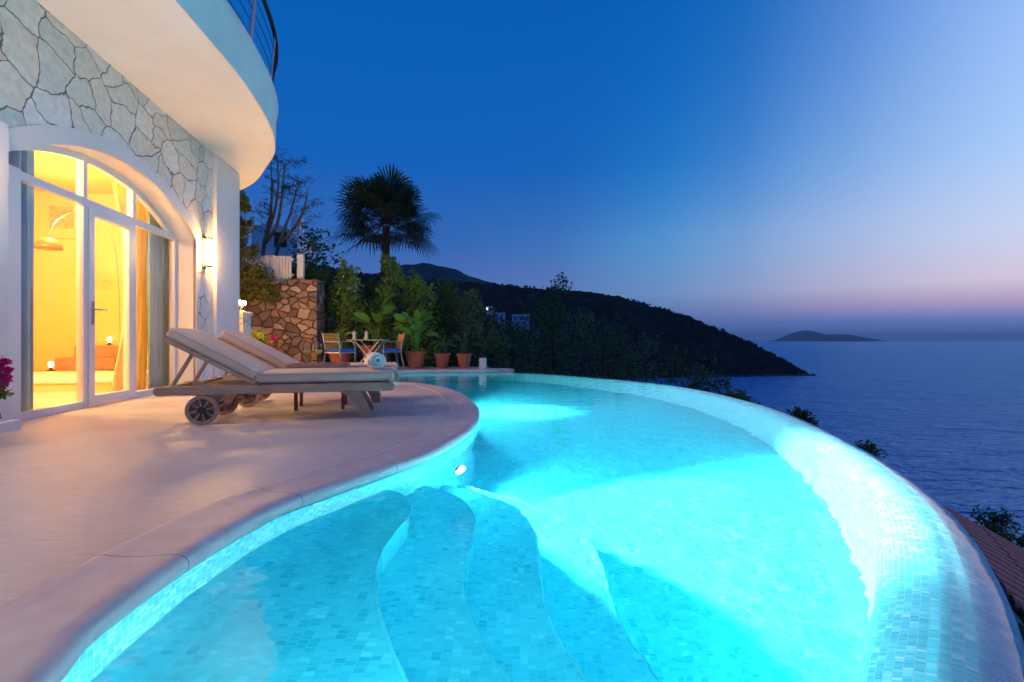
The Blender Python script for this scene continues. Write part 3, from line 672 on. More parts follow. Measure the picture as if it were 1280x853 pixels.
wbox(door, 4.99, 5.08, .012, zt - .04, -.025, .042); wbox(door, 5.665, 5.75, .012, zt - .04, -.025, .042)
wbox(door, 5.08, 5.665, .012, .115, -.022, .039); wbox(door, 5.08, 5.665, zt - .12, zt - .04, -.022, .039)
dr = door.build('glass_door', screen, villa, bevel=.006)
pane(5.08, 5.665, .115, zt - .12, 'door_pane', dr, .01)
h = MB(); wbox(h, 5.02, 5.055, .86, 1.10, .042, .052); h.tube([W(5.037, 1.02, .05), W(5.037, 1.02, .095), W(5.06, 1.02, .10), W(5.16, 1.02, .10)], .009, 8)
h.build('door_handle', M_['metal'], dr, smooth=False)

# room behind the glass
ZC = 3.3
def plane_w(name, pts, mt): 
    return MB().add([W(s, z, o) for s, z, o in pts], [tuple(range(len(pts)))]) 
D_ = -3.3
def wq(name, pts, mt, par=villa):
    mb = MB(); mb.add([W(s, z, o) for s, z, o in pts], [(0, 1, 2, 3)]); return mb.build(name, mt, par)
wq('room_floor', [(2.2, -.01, OFF), (9.0, -.01, OFF), (9.0, -.01, D_), (2.2, -.01, D_)], M_['roomfloor'])
wq('room_ceiling', [(2.2, ZC, -.08), (9.0, ZC, -.08), (9.0, ZC, D_), (2.2, ZC, D_)], M_['room'])
wq('room_wall', [(2.2, 0, D_), (9.0, 0, D_), (9.0, ZC, D_), (2.2, ZC, D_)], M_['room'])
wq('room_wall', [(9.0, 0, D_), (9.0, 0, -.08), (9.0, ZC, -.08), (9.0, ZC, D_)], M_['room'])
wq('room_wall', [(2.2, 0, D_), (2.2, 0, -.08), (2.2, ZC, -.08), (2.2, ZC, D_)], M_['room'])
m = MB(); m.grid(wallface(S0 - .01, S1 + .02, lambda s: arch(s), lambda s: ZC, -.08)); m.grid(wallface(2.2, S0, lambda s: 0, lambda s: ZC, -.08, 4)); m.grid(wallface(S1, 9.0, lambda s: 0, lambda s: ZC, -.08, 4))
m.build('inner_wall', M_['room'], villa)
light('POINT', 'room_lamp', W(5.2, 2.75, -1.7), 250, (1, .64, .22), .04)
light('POINT', 'room_lamp', W(7.6, 2.5, -2.0), 75, (1, .60, .18), .04)
light('POINT', 'room_lamp', W(4.6, 2.4, -.8), 150, (1, .66, .26), .04)

def curtain(s0, s1, z0, z1, off, amp, waves, mt, label, taper=0, ph=0):
    mb = MB(); rows = []; nz_, ns_ = 16, int(waves * 10)
    for i in range(nz_ + 1):
        v = i / nz_; row = []; pinch = 1 - taper * math.sin(math.pi * min(1, (1 - v) * 1.1)) if taper > 0 else 1
        for k in range(ns_ + 1):
            u = k / ns_; s = s0 + (s1 - s0) * (1 - (1 - u) * pinch) + .012 * math.sin(v * 5 + k * .3)
            row.append(W(s, z0 + (z1 - z0) * v, off + amp * math.sin(u * waves * 2 * math.pi + ph + .6 * math.sin(v * 3)) * (.7 + .3 * v)))
        rows.append(row)
    mb.grid(rows); o = mb.build('curtain', mt, None, smooth=True, solid=.004)
    return tag(o, label, 'curtain', 'curtains behind the glass doors')
curtain(4.02, 4.56, .03, 2.72, -.16, .035, 5, M_['curtain'], 'grey blue curtain drawn to the far left edge of the arched window', taper=0.0)
curtain(6.40, 6.98, .03, 2.62, -.15, .03, 8, M_['curtain'], 'grey blue curtain hanging in the right end of the arched window')
curtain(5.94, 6.66, .03, 2.62, -.30, .035, 6, M_['sheer'], 'yellowish curtain gathered beside the grey one right of the door', taper=.35)

# room contents
t = thing('stair', 'low stepped timber stair seen inside through the glass door', 'stairs', W(8.6, 0, -2.2))
for k in range(3):
    mb = MB(); wbox(mb, 8.25 + k * .25, 8.97, .20 * k + .003, .20 * k + .197, -2.75 + k * .12, -1.75); mb.build('step', M_['teak'], t)
t = thing('daybed', 'low white bench with mattress inside along the back wall', 'bench', W(7.4, 0, -2.0))
mb = MB(); wbox(mb, 6.75, 8.1, 0, .10, -3.1, -.75); mb.build('base', M_['room'], t)
mb = MB(); wbox(mb, 6.72, 8.1, .103, .20, -3.12, -.72); mb.build('mattress', M_['white'], t, bevel=.03)
t = thing('arc_lamp', 'brown domed lamp shade hanging inside the left window pane', 'lamp', W(8.3, 0, -2.2))
c = W(7.58, 2.06, -2.1)
prof_ = [(.17 * math.cos(a), .17 * math.sin(a)) for a in [R(x) for x in range(0, 91, 9)]]
prof_[-1] = (.001, .17)
MB().lathe(prof_, c, 24).build('lamp_shade', mat('bronze_shade', (.42, .27, .10), rough=.35, metal=.3), t, smooth=True, solid=.006)
MB().tube(spline([c + Vector((0, 0, .17)), c + Vector((.1, .05, .45)), c + Vector((0.3, .2, .6)), c + Vector((.6, .4, .3)), c + Vector((.65, .5, -.6)), c + Vector((.66, .5, -2.04))], .1), .008, 8).build('stem', M_['metal'], t, smooth=True)
t = thing('wall_picture', 'framed picture on the yellow inside wall seen through left pane', 'picture', W(8.97, 2.5, -2.85))
mb = MB(); wbox(mb, 8.96, 8.985, 2.48, 3.22, -3.16, -2.52); mb.build('mount', mat('picture_mount', (.72, .55, .28), rough=.6), t)
mb = MB(); wbox(mb, 8.945, 8.957, 2.66, 3.04, -3.02, -2.66); mb.build('print', mat('print', (.45, .28, .16), (.7, .5, .3), rough=.6, scale=14), t)
for s_, z_, o_, lb in ((8.80, .71, -2.0, 'upper glowing globe on the stair, standing for a lamp reflection in the glass door'), (8.15, .31, -2.45, 'lower glowing globe beside the stair, standing for a lamp reflection in the glass door')):  # glowing globes stand in for lamp reflections in the door glass
    t = thing('reflection_globe', lb, 'lamp', W(s_, z_ - .105, o_), group='globes standing for lamp reflections')
    MB().lathe([(.02, -.05), (.032, -.02), (.036, .01), (.025, .035), (.001, .045)], W(s_, z_, o_), 16).build('globe', lampmat('reflection_glow', (1, .78, .35), 9), t, smooth=True)
    MB().lathe([(.05, -.105), (.05, -.09), (.02, -.085), (.02, -.05)], W(s_, z_, o_), 16).build('foot', M_['dark'], t)
# wall sconce on the stone strip
def sconce(s_, label, p1, col):
    sc = W(s_, 1.98, OFF)
    t = thing('wall_sconce', label, 'lamp', sc, group='sconces on the facade')
    mb = MB(); wbox(mb, s_ - .05, s_ + .05, 1.74, 2.22, OFF, OFF + .02); mb.build('backplate', M_['dark'], t)
    MB().lathe([(.012, -.2), (.035, -.17), (.042, 0), (.035, .17), (.012, .2)], sc + Vector((.085, 0, 0)), 16).build('glass_tube', lampmat('sconce_glow', col, p1), t, smooth=True)
    for dz in (-.2, .2): MB().lathe([(.03, -.012), (.05, -.012), (.05, .012), (.03, .012)], sc + Vector((.085, 0, dz)), 16).build('band', M_['dark'], t)
sconce(7.04, 'tall glowing glass sconce on the stone beside the white pillar', 360, (1, .50, .13))
sconce(3.05, 'added fill sconce, out of view left of the arched doors', 340, (1, .66, .42))  # added out of view as warm fill for deck and soffit

# ------------------------------------------------------------------ loungers
def make_lounger(label):
    t = thing('sun_lounger', label, 'sun lounger', (0, 0, 0), 0, 'wheeled sun loungers on the terrace', local=True)
    Ln, Wd = 1.906, .60
    for y in (.017, Wd - .017):
        MB().box((Ln / 2 - .0, y, .283), (Ln - .10, .034, .076)).build('side_rail', M_['teak'], t, bevel=.008)
    MB().box((.07, Wd / 2, .281), (.06, Wd - .07, .06)).build('cross_rail', M_['teak'], t, bevel=.006)
    MB().box((Ln - .09, Wd / 2, .281), (.06, Wd - .07, .06)).build('cross_rail', M_['teak'], t, bevel=.006)
    m = MB()
    for k in range(14): m.box((.80 + k * .078, Wd / 2, .314), (.052, Wd - .074, .016))
    m.build('slats', M_['teak'], t, bevel=.003)
    # rounded rail tips
    for y in (.017, Wd - .017):
        for x in (.05, Ln - .05):
            MB().lathe([(.038, -.017), (.038, .017)], (x, y, .283), 16, Matrix.Rotation(R(90), 3, 'X')).build('rail_tip', M_['teak'], t, bevel=.004)
    # wheels
    axle = MB().tube([(.358, .0, .1225), (.358, Wd, .1225)], .012, 10).build('axle', M_['dark'], t)
    for y in (.018, Wd - .018):
        Mx = Matrix.Rotation(R(90), 3, 'X')
        wl = MB().lathe([(.092, -.014), (.1225, -.014), (.1225, .014), (.092, .014), (.092, -.014)], (.358, y, .1225), 32, Mx)
        wo = wl.build('wheel', M_['teak'], t, bevel=.003)
        sp_ = MB()
        for k in range(8):
            a = k * math.pi / 4 + .2; d = Vector((math.cos(a), 0, math.sin(a))); c0 = Vector((.358, y, .1225))
            sp_.bar(c0 + d * .02, c0 + d * .095, .016, .015, up=(0, 1, 0))
        sp_.build('spokes', M_['teak'], wo)
        MB().lathe([(.001, -.02), (.03, -.02), (.03, .02), (.001, .02)], (.358, y, .1225), 16, Mx).build('hub', M_['dark'], wo)
        y2 = .055 if y < .3 else Wd - .055
        br = MB(); pr = [(.30, .244), (.52, .244), (.41, .10), (.33, .09)]
        br.add([(x, y2 + dy, z) for dy in (-.012, .012) for x, z in pr], [(0, 1, 2, 3), (7, 6, 5, 4), (0, 4, 5, 1), (1, 5, 6, 2), (2, 6, 7, 3), (3, 7, 4, 0)])
        br.build('axle_bracket', M_['teak'], t, bevel=.003)
    # curved front legs: two boards each side
    for y in (.045, Wd - .045):
        pts = [(1.42, .244), (1.50, .195), (1.565, .12), (1.61, .03), (1.615, .0)]
        pts2 = [(1.70, .0), (1.70, .035), (1.665, .11), (1.63, .18), (1.60, .244)]
        poly = [(q.x, q.y) for q in spline([(a, b, 0) for a, b in pts], .03)] + [(q.x, q.y) for q in spline([(a, b, 0) for a, b in pts2], .03)]
        lg = MB().prism(poly, -.014, .014); lg.v = [(x, y + z, y_) for x, y_, z in lg.v]; lg.f = [tuple(reversed(f)) for f in lg.f]
        lg.build('leg', M_['teak'], t, bevel=.004)
    # seat mattress with piping
    m = MB(); m.box((1.318, Wd / 2, .378), (1.15, Wd, .094)); mt = m.build('seat_mattress', M_['canvas'], t, bevel=.028)
    for z in (.350, .405):
        MB().tube([(.77, .0005, z), (1.86, .0005, z)], .0042, 6).build('piping', M_['piping'], mt)
    MB().tube([(1.893, .02, .405), (1.893, .58, .405)], .0042, 6).build('piping', M_['piping'], mt)
    # backrest
    piv = Vector((.76, 0, .325)); ang = R(29.5); d = Vector((-math.cos(ang), 0, math.sin(ang))); nrm_ = Vector((math.sin(ang), 0, math.cos(ang)))
    fb = MB()
    for y in (.03, Wd - .03): fb.bar(piv + Vector((0, y, 0)), piv + d * .785 + Vector((0, y, 0)), .03, .035, up=nrm_)
    for k in range(8): q = piv + d * (.06 + k * .10) + nrm_ * .004; fb.bar(q + Vector((0, .045, 0)), q + Vector((0, Wd - .045, 0)), .055, .014, up=nrm_)
    bo = fb.build('backrest', M_['teak'], t, bevel=.003)
    Mx = Matrix((Vector((-d.x, 0, -d.z)), Vector((0, 1, 0)), nrm_)).transposed()
    c = piv + d * .395 + nrm_ * .066 + Vector((0, Wd / 2, 0))
    cu = MB().box(c, (.775, Wd, .088), Mx).build('back_cushion', M_['canvas'], bo, bevel=.026)
    for q in (-.026, .026):
        MB().tube([piv + d * .03 + nrm_ * (.066 + q) + Vector((0, .0005, 0)), piv + d * .76 + nrm_ * (.066 + q) + Vector((0, .0005, 0))], .0042, 6).build('piping', M_['piping'], bo)
    for y in (.06, Wd - .06):
        MB().bar(piv + d * .56 + Vector((0, y, -.02)), (.13, y, .32), .024, .036, up=(0, 1, 0)).build('support_strut', M_['teak'], t, bevel=.003)
    MB().bar((.34, .05, .345), (.34, Wd - .05, .345), .04, .022).build('support_bar', M_['teak'], t, bevel=.003)
    # little tie at the hinge
    MB().tube([(.765, -.004, .40), (.755, -.010, .37), (.775, -.012, .345), (.76, -.008, .33)], .004, 5).build('tie', M_['dark'], t)
    return t
l1 = make_lounger('front wooden wheeled sun lounger with beige cushion and rolled towel on its foot end')
l1.location = (-2.886, 3.858, 0); l1.rotation_euler = (0, 0, math.atan2(.32, 1.21))
l2 = copy_tree(l1); l2.location = (-3.126 + .02, 4.938, 0); l2['label'] = 'rear wooden wheeled sun lounger with beige cushion, further from the camera behind the tray'

A = math.atan2(.32, 1.21)
def LP(x, y, z): return Vector((-2.886 + x * math.cos(A) - y * math.sin(A), 3.858 + x * math.sin(A) + y * math.cos(A), z))
# towel
t = thing('rolled_towel', 'rolled white bath towel lying on the foot end of the front lounger', 'towel', LP(1.72, .2, .425))
pa, pb = LP(1.745, .10, .508), LP(1.70, .44, .508)
dd = (pb - pa).normalized(); sx = dd.cross(Vector((0, 0, 1))).normalized()
m = MB(); rows = []
turns, nseg = 4.4, 130
for j in (0, 1, 2, 3, 4, 5, 6):
    e = j / 6; row = []
    for i in range(nseg):
        a = i / nseg * turns * 2 * math.pi; r = .010 + .070 * i / nseg
        bl = .012 * math.sin(i * .11) * (1 if j in (0, 6) else .2)
        row.append(pa + (pb - pa) * e + dd * bl + sx * math.cos(-a - 1) * r + Vector((0, 0, 1)) * math.sin(-a - 1) * r * .97)
    rows.append(row)
m.grid(rows); m.build('towel_roll', M_['towel'], t, smooth=True, solid=.0125)

# side table + tray
t = thing('side_table', 'low dark wooden side table between the two loungers', 'table', LP(1.12, .80, 0))
x0, x1, y0, y1 = .96, 1.40, .70, 1.02
for x in (x0, x1):
    for y in (y0, y1): MB().bar(LP(x, y, 0), LP(x, y, .40), .032, .032, up=(math.cos(A), math.sin(A), 0)).build('leg', M_['teakdark'], t, bevel=.003)
m = MB()
for k in range(5): m.bar(LP(x0 - .03, y0 - .02 + k * .09, .409), LP(x1 + .03, y0 - .02 + k * .09, .409), .084, .018)
m.build('table_top', M_['teakdark'], t, bevel=.002)
t = thing('serving_tray', 'brown wooden serving tray holding two wine glasses', 'tray', LP(1.15, .86, .419))
m = MB(); m.bar(LP(.88, .86, .428), LP(1.44, .86, .428), .40, .014); tr = m.build('base', M_['teakdark'], t, bevel=.003)
m = MB()
for a, b in (((.88, .66), (1.44, .66)), ((.88, 1.06), (1.44, 1.06)), ((.88, .66), (.88, 1.06)), ((1.44, .66), (1.44, 1.06))): m.bar(LP(a[0], a[1], .442), LP(b[0], b[1], .442), .016, .034)
m.build('tray_rim', M_['teak'], t, bevel=.003)
for x, y, lb in ((1.055, .74, 'left wine glass half full of white wine on the tray'), (1.15, .84, 'right wine glass half full of white wine on the tray')):
    b = LP(x, y, .436)
    t = thing('wine_glass', lb, 'wine glass', b, group='wine glasses on the tray')
    prof_ = [(.036, 0), (.036, .003), (.008, .008), (.005, .02), (.005, .10), (.010, .108), (.030, .125), (.0425, .155), (.043, .175), (.038, .205), (.033, .228)]
    MB().lathe(prof_, b, 28).build('bowl', M_['wglass'], t, smooth=True)
    o = [x_ for x_ in bpy.data.objects if x_.parent == t][0]
    MB().lathe([(.001, .112), (.026, .125), (.039, .150), (.040, .162), (.001, .162)], b, 24).build('wine', M_['wine'], t, smooth=True)

# ------------------------------------------------------------------ bistro set
def make_chair(label):
    t = thing('garden_chair', label, 'chair', (0, 0, 0), 0, 'orange backed garden chairs at the small table', local=True)
    # local: faces +x
    tb = M_['metal']
    for y in (-.24, .24):
        MB().tube(spline([(.24, y, 0), (.23, y, .3), (.22, y, .60), (.17, y, .655), (-.1, y, .66), (-.2, y, .655)], .06), .011, 8).build('arm_frame', tb, t, smooth=True)
        MB().tube(spline([(-.26, y, 0), (-.20, y, .25), (-.17, y, .44), (-.20, y, .66), (-.27, y, .88)], .06), .011, 8).build('leg', tb, t, smooth=True)
    MB().tube([(-.19, -.24, .42), (.22, -.24, .42), (.22, .24, .42), (-.19, .24, .42)], .010, 8).build('seat_frame', tb, t)
    m = MB()
    for k in range(7): z = .47 + k * .058; x = -.175 - max(0, z - .44) * .22; m.bar((x, -.235, z), (x, .235, z), .014, .050)
    m.build('backrest', M_['orange'], t, bevel=.003)
    MB().box((.02, 0, .462), (.43, .45, .075)).build('seat_cushion', M_['blue'], t, bevel=.018)
    return t
ch1 = make_chair('orange slatted garden chair with blue cushion, left of the folding table')
ch1.location = (P(424, 10.6).x, 10.6, 0); ch1.rotation_euler = (0, 0, R(-22))
ch2 = copy_tree(ch1); ch2.location = (P(490, 11.45).x, 11.35, 0); ch2.rotation_euler = (0, 0, R(180 + 28)); ch2['label'] = 'orange slatted garden chair with blue cushion, right of the folding table'
tx, ty = P(462, 11.15).x, 11.15
t = thing('folding_table', 'small folding table with crossed pale metal legs between two chairs', 'table', (tx, ty, 0))
MB().box((tx - .02, ty, .695), (.84, .62, .025)).build('table_top', mat('pale_top', (.42, .36, .28), rough=.6), t, bevel=.004)
for y in (-.24, .24):
    MB().bar((tx - .30, ty + y, 0), (tx + .28, ty + y, .68), .016, .030, up=(0, 1, 0)).build('leg', M_['white'], t)
    MB().bar((tx + .30, ty + y + .02, 0), (tx - .28, ty + y + .02, .68), .016, .030, up=(0, 1, 0)).build('leg', M_['white'], t)
for px, lb in ((443, 'small glass candle lantern on the left of the folding table'), (458, 'small glass candle lantern on the middle of the folding table')):
    c = P(px, 11.1, .709)
    t = thing('candle_lantern', lb, 'lantern', c, group='lanterns on the folding table')
    MB().lathe([(.05, 0), (.05, .02), (.04, .03), (.04, .14), (.05, .15), (.02, .19), (.001, .2)], c, 12).build('body', mat('frosted_glass', (.6, .62, .6), rough=.3), t, smooth=True)
    MB().tube([c + Vector((-.02, 0, .19)), c + Vector((-.015, 0, .24)), c + Vector((.015, 0, .24)), c + Vector((.02, 0, .19))], .004, 5).build('handle', M_['dark'], t)

# ------------------------------------------------------------------ plants
def leaf_cloud(mb, c, rad, n, size, seed, flat=0.0, hollow=.45, elong=2.0, keep=None):
    rr = random.Random(seed)
    for _ in range(n):
        while True:
            v = Vector((rr.uniform(-1, 1), rr.uniform(-1, 1), rr.uniform(-1, 1)))
            if hollow < v.length < 1: break
        p = Vector((c[0] + v.x * rad[0], c[1] + v.y * rad[1], c[2] + v.z * rad[2]))
        a = Vector((rr.gauss(0, 1), rr.gauss(0, 1), rr.gauss(0, 1) - flat)).normalized()
        b = a.cross(Vector((rr.gauss(0, 1), rr.gauss(0, 1), rr.gauss(0, 1)))).normalized()
        L_ = size * rr.uniform(.6, 1.3); w_ = L_ / elong
        mb.add([p, p + a * L_ * .5 + b * w_ * .5, p + a * L_, p + a * L_ * .5 - b * w_ * .5], [(0, 1, 2, 3)])
def shrub(name, label, cat, base, h, wd, mt, seed, n=2600, size=.09, group=None, trunk=True, clumps=9, dpt=None, low=.12, bark='bark', spread=1.0):
    rr = random.Random(seed); t = thing(name, label, cat, base, group=group)
    m = MB(); tr = MB(); base = Vector(base); dpt = dpt or wd
    top = base + Vector((0, 0, h * .5))
    if trunk: tr.tube([base - Vector((0, 0, .2)), base + Vector((rr.uniform(-.05, .05), 0, h * .3)), top], max(.02, h * .018), 7, r1=max(.01, h * .008))
    for k in range(clumps):
        u = (k + .5) / clumps; z = h * (low + (.95 - low) * u)
        rad_env = math.sin(math.pi * min(.98, .18 + u * .78)) ** .7
        a = k * 2.4 + rr.random(); ro_ = wd * .5 * rad_env * rr.uniform(.25, .85) * spread
        c = base + Vector((math.cos(a) * ro_, math.sin(a) * ro_ * dpt / wd, z))
        r0 = wd * rr.uniform(.20, .34) * (.6 + .5 * rad_env)
        leaf_cloud(m, c, (r0, r0 * .9, r0 * rr.uniform(.6, .95)), n // clumps, size, rr.random(), hollow=.2)
        if trunk: tr.tube([top - Vector((0, 0, h * .25)), (top + c) / 2 + Vector((0, 0, -.05 * h)), c], max(.012, h * .008), 5, r1=.005)
        # shoots that break the outline
        for _ in range(3):
            d = Vector((rr.gauss(0, .6), rr.gauss(0, .6), rr.uniform(.4, 1.2))).normalized(); q = c + d * r0 * rr.uniform(.9, 1.35)
            leaf_cloud(m, q, (r0 * .22,) * 3, max(6, n // clumps // 14), size, rr.random(), hollow=0)
    m.build('crown', M_[mt], t)
    if trunk: tr.build('trunk', M_[bark], t)
    return t
G = 'shrubs and bushes behind the terrace'
# (px, Y, top py, width m, mat, leaves, size)
bushes = [
    (402, 13.0, 338, 1.3, 'shrubdark', 'dark leafy bush at the right end of the rubble stone wall', 2600, .11),
    (435, 12.9, 330, 1.2, 'shrub', 'mid green bush behind the left garden chair', 3200, .10),
    (468, 13.6, 352, 1.3, 'shrubdark', 'dark bush under the fan palm crown', 2600, .11),
    (490, 13.0, 318, 1.0, 'shrub', 'tall light tipped green bush reaching up in front of the palm', 3200, .10),
    (525, 13.1, 345, 1.4, 'shrub', 'wide green bush behind the broad leaved pot plants', 3400, .10),
    (562, 13.4, 352, 1.3, 'shrubdark', 'dark green bush behind the two small terracotta pots', 3000, .10),
    (592, 13.0, 368, 1.2, 'teal', 'bluish green bush behind the white candle lantern', 3200, .10),
    (614, 14.0, 392, 1.1, 'teal', 'small feathery bush at the right end of the hedge', 2200, .10),
]
for i, (px, Y, py, wd, mt, lb, n, sz) in enumerate(bushes):
    gz = 0 if Y < 12.6 else -.3
    shrub('bush', lb, 'bush', P(px, Y, gz), zat(py, Y) - gz, wd, mt, 100 + i, n, sz, G, low=.05, clumps=13)
# darker trees beyond the rim
GT = 'dark trees on the slope beyond the pool'
far_trees = [
    (640, 17, 398, 2.2, 'teal', 'bluish tree just right of the terrace end, above the pool rim', 3600),
    (668, 24, 372, 3.0, 'shrubdark', 'dark tree left of the tallest feathery tree beyond the pool', 3600),
    (694, 21, 338, 2.0, 'shrubdark', 'tallest dark feathery tree standing up against the ridge line', 3200),
    (722, 18, 388, 2.6, 'teal', 'bluish tree right of the tallest feathery tree', 3600),
    (760, 20, 398, 3.0, 'shrubdark', 'broad dark tree behind the middle of the pool rim', 3600),
    (800, 18, 412, 2.6, 'teal', 'low bluish tree where the rim starts to curve', 3200),
    (842, 20, 428, 2.8, 'shrubdark', 'dark tree below the headland slope near the shore', 2800),
    (880, 18, 452, 1.8, 'teal', 'small low tree before the rocky shore line', 1600),
    (925, 16, 482, 1.1, 'shrubdark', 'dark treetop peeping over the rim below the headland tip', 900),
    (1000, 13, 505, .7, 'shrubdark', 'small dark treetop over the rim in front of the open sea', 600),
    (1084, 10, 545, .5, 'shrubdark', 'leafy treetop over the rim left of the clay roof', 500),
    (1243, 9, 632, .75, 'shrubdark', 'dark treetop against the sea above the clay tile roof', 1000),
    (1282, 8, 660, .7, 'shrubdark', 'dark treetop at the right edge beside the clay tile roof', 900),
]
for i, (px, Y, py, wd, mt, lb, n) in enumerate(far_trees):
    b = P(px, Y); gz = near_z(b.x, b.y) - .1; b.z = gz; h_ = zat(py, Y) - gz
    frac = .02 if px < 860 else max(.3, 1 - (wd * 1.1) / h_)
    shrub('dark_tree', lb, 'tree', b, h_, wd, mt, 300 + i, n, .13 if Y > 12 else .07, GT, low=frac, clumps=16 if px < 860 else 8)

# fan palm
pc = P(483, 15, zat(279, 15))
t = thing('fan_palm', 'large dark fan palm rising behind the hedge against the sky', 'palm tree', (pc.x, pc.y, -.5))
MB().tube([(pc.x - .15, pc.y, -.6), (pc.x - .08, pc.y, 1.5), (pc.x, pc.y, pc.z - .1)], .17, 12, r1=.12).build('trunk', M_['bark'], t)
m = MB(); st = MB()
rp_ = random.Random(11)
for k in range(66):
    az = k * 2.399 + rp_.uniform(-.2, .2); el = R(84 - 112 * ((k + .5) / 66) + rp_.uniform(-6, 6))
    d = Vector((math.cos(az) * math.cos(el), math.sin(az) * math.cos(el), math.sin(el)))
    pet = rp_.uniform(.60, 1.05); e = pc + d * pet + Vector((0, 0, -.06 * pet)); st.tube([pc, pc + d * pet * .5 + Vector((0, 0, .03)), e], .018, 5, r1=.01)
    side = d.cross(Vector((0, 0, 1)));
    if side.length < .1: side = Vector((1, 0, 0))
    side.normalize(); upv = side.cross(d)
    tw = rp_.uniform(-.7, .7); side, upv = side * math.cos(tw) + upv * math.sin(tw), upv * math.cos(tw) - side * math.sin(tw)
    nb_ = 27; RL = rp_.uniform(.78, 1.1)
    for j in range(nb_):
        a = R(-112 + 224 * j / (nb_ - 1)); dr_ = d * math.cos(a) + side * math.sin(a)
        ln = RL * (1 - .25 * abs(a) / 2) * rp_.uniform(.9, 1.05); w_ = .023
        per = (side * math.cos(a) - d * math.sin(a)); dz = Vector((0, 0, -1))
        p1 = e + dr_ * ln * .55 + dz * .02; p2 = e + dr_ * ln * .82 + dz * ln * .07; p3 = e + dr_ * ln * .97 + dz * ln * rp_.uniform(.15, .3)
        m.add([e, p1 + per * w_, p2 + per * w_ * .7, p3, p2 - per * w_ * .7, p1 - per * w_], [(0, 1, 5), (1, 2, 4, 5), (2, 3, 4)])
m.build('crown', M_['palm'], t); st.build('petioles', M_['bark'], t)

# wispy conifer on the upper level (thin ascending limbs, feathery tufts)
def wispy(label, base, limbs, seed):
    t = thing('wispy_tree', label, 'tree', base); rr = random.Random(seed); tr = MB(); lf = MB()
    for pts, fluff in limbs:
        pts = spline(pts, .25); tr.tube(pts, .055, 6, r1=.012)
        for i in range(len(pts) // 3, len(pts)):
            for _ in range(2):
                a = rr.uniform(0, 6.28); d = Vector((math.cos(a), math.sin(a) * .6, rr.uniform(.1, .7))).normalized(); ln = rr.uniform(.35, .75)
                q = pts[i] + d * ln; tr.tube([pts[i], pts[i] + d * ln * .5 + Vector((0, 0, .03)), q], .009, 4, r1=.003)
                if fluff > rr.random():
                    for f in (.5, .7, .9, 1.05):
                        leaf_cloud(lf, pts[i] + d * ln * f, (.12, .12, .04), int(10), .12, rr.random(), hollow=0, elong=7)
    tr.build('trunk', M_['palebark'], t); lf.build('crown', M_['casu'], t)
def V3(px, py, Y=13.5, dy=0): return Vector((P(px, Y).x, Y + dy, zat(py, Y)))
wispy('thin wispy tree with bare ascending limbs above the white fence', V3(326, 322), [
    ([V3(328, 330), V3(331, 300), V3(342, 270), V3(348, 230), V3(346, 195)], .8),
    ([V3(330, 305), V3(345, 285), V3(352, 250), V3(355, 215), V3(357, 205)], .7),
    ([V3(332, 300), V3(338, 270), V3(340, 230), V3(338, 200)], .25)], 5)
wispy('second thin leaning tree with feathery tips right of the fence tree', V3(345, 325), [
    ([V3(343, 330), V3(350, 300), V3(362, 270), V3(370, 240), V3(374, 232)], .8),
    ([V3(350, 305), V3(368, 285), V3(380, 262), V3(385, 235)], .9)], 8)
shrub('citrus_tree', 'sparse round leaved tree silhouetted left of the palm', 'tree', P(392, 14, .8), zat(290, 14) - .8, 1.7, 'teal', 41, 700, .14, None, low=.45, clumps=9, bark='bark', spread=1.2)
shrub('olive_tree', 'olive green tree lit warm beside the white pillar', 'tree', P(301, 11.6, 1.6), zat(236, 11.6) - 1.6, .62, 'olive', 42, 3200, .09, None, low=.0, clumps=12)
shrub('dark_shrub', 'dark shrub between the white fence end and the sparse tree', 'bush', P(384, 13.2, 1.8), zat(335, 13.2) - 1.8, .9, 'shrubdark', 43, 1500, .10, None, low=.1, clumps=8)
shrub('trailing_plant', 'brown trailing plant spilling over the top of the stone wall', 'plant', P(322, 11.75, 1.65), .72, .95, 'olive', 44, 1300, .11, None, trunk=False, clumps=7)

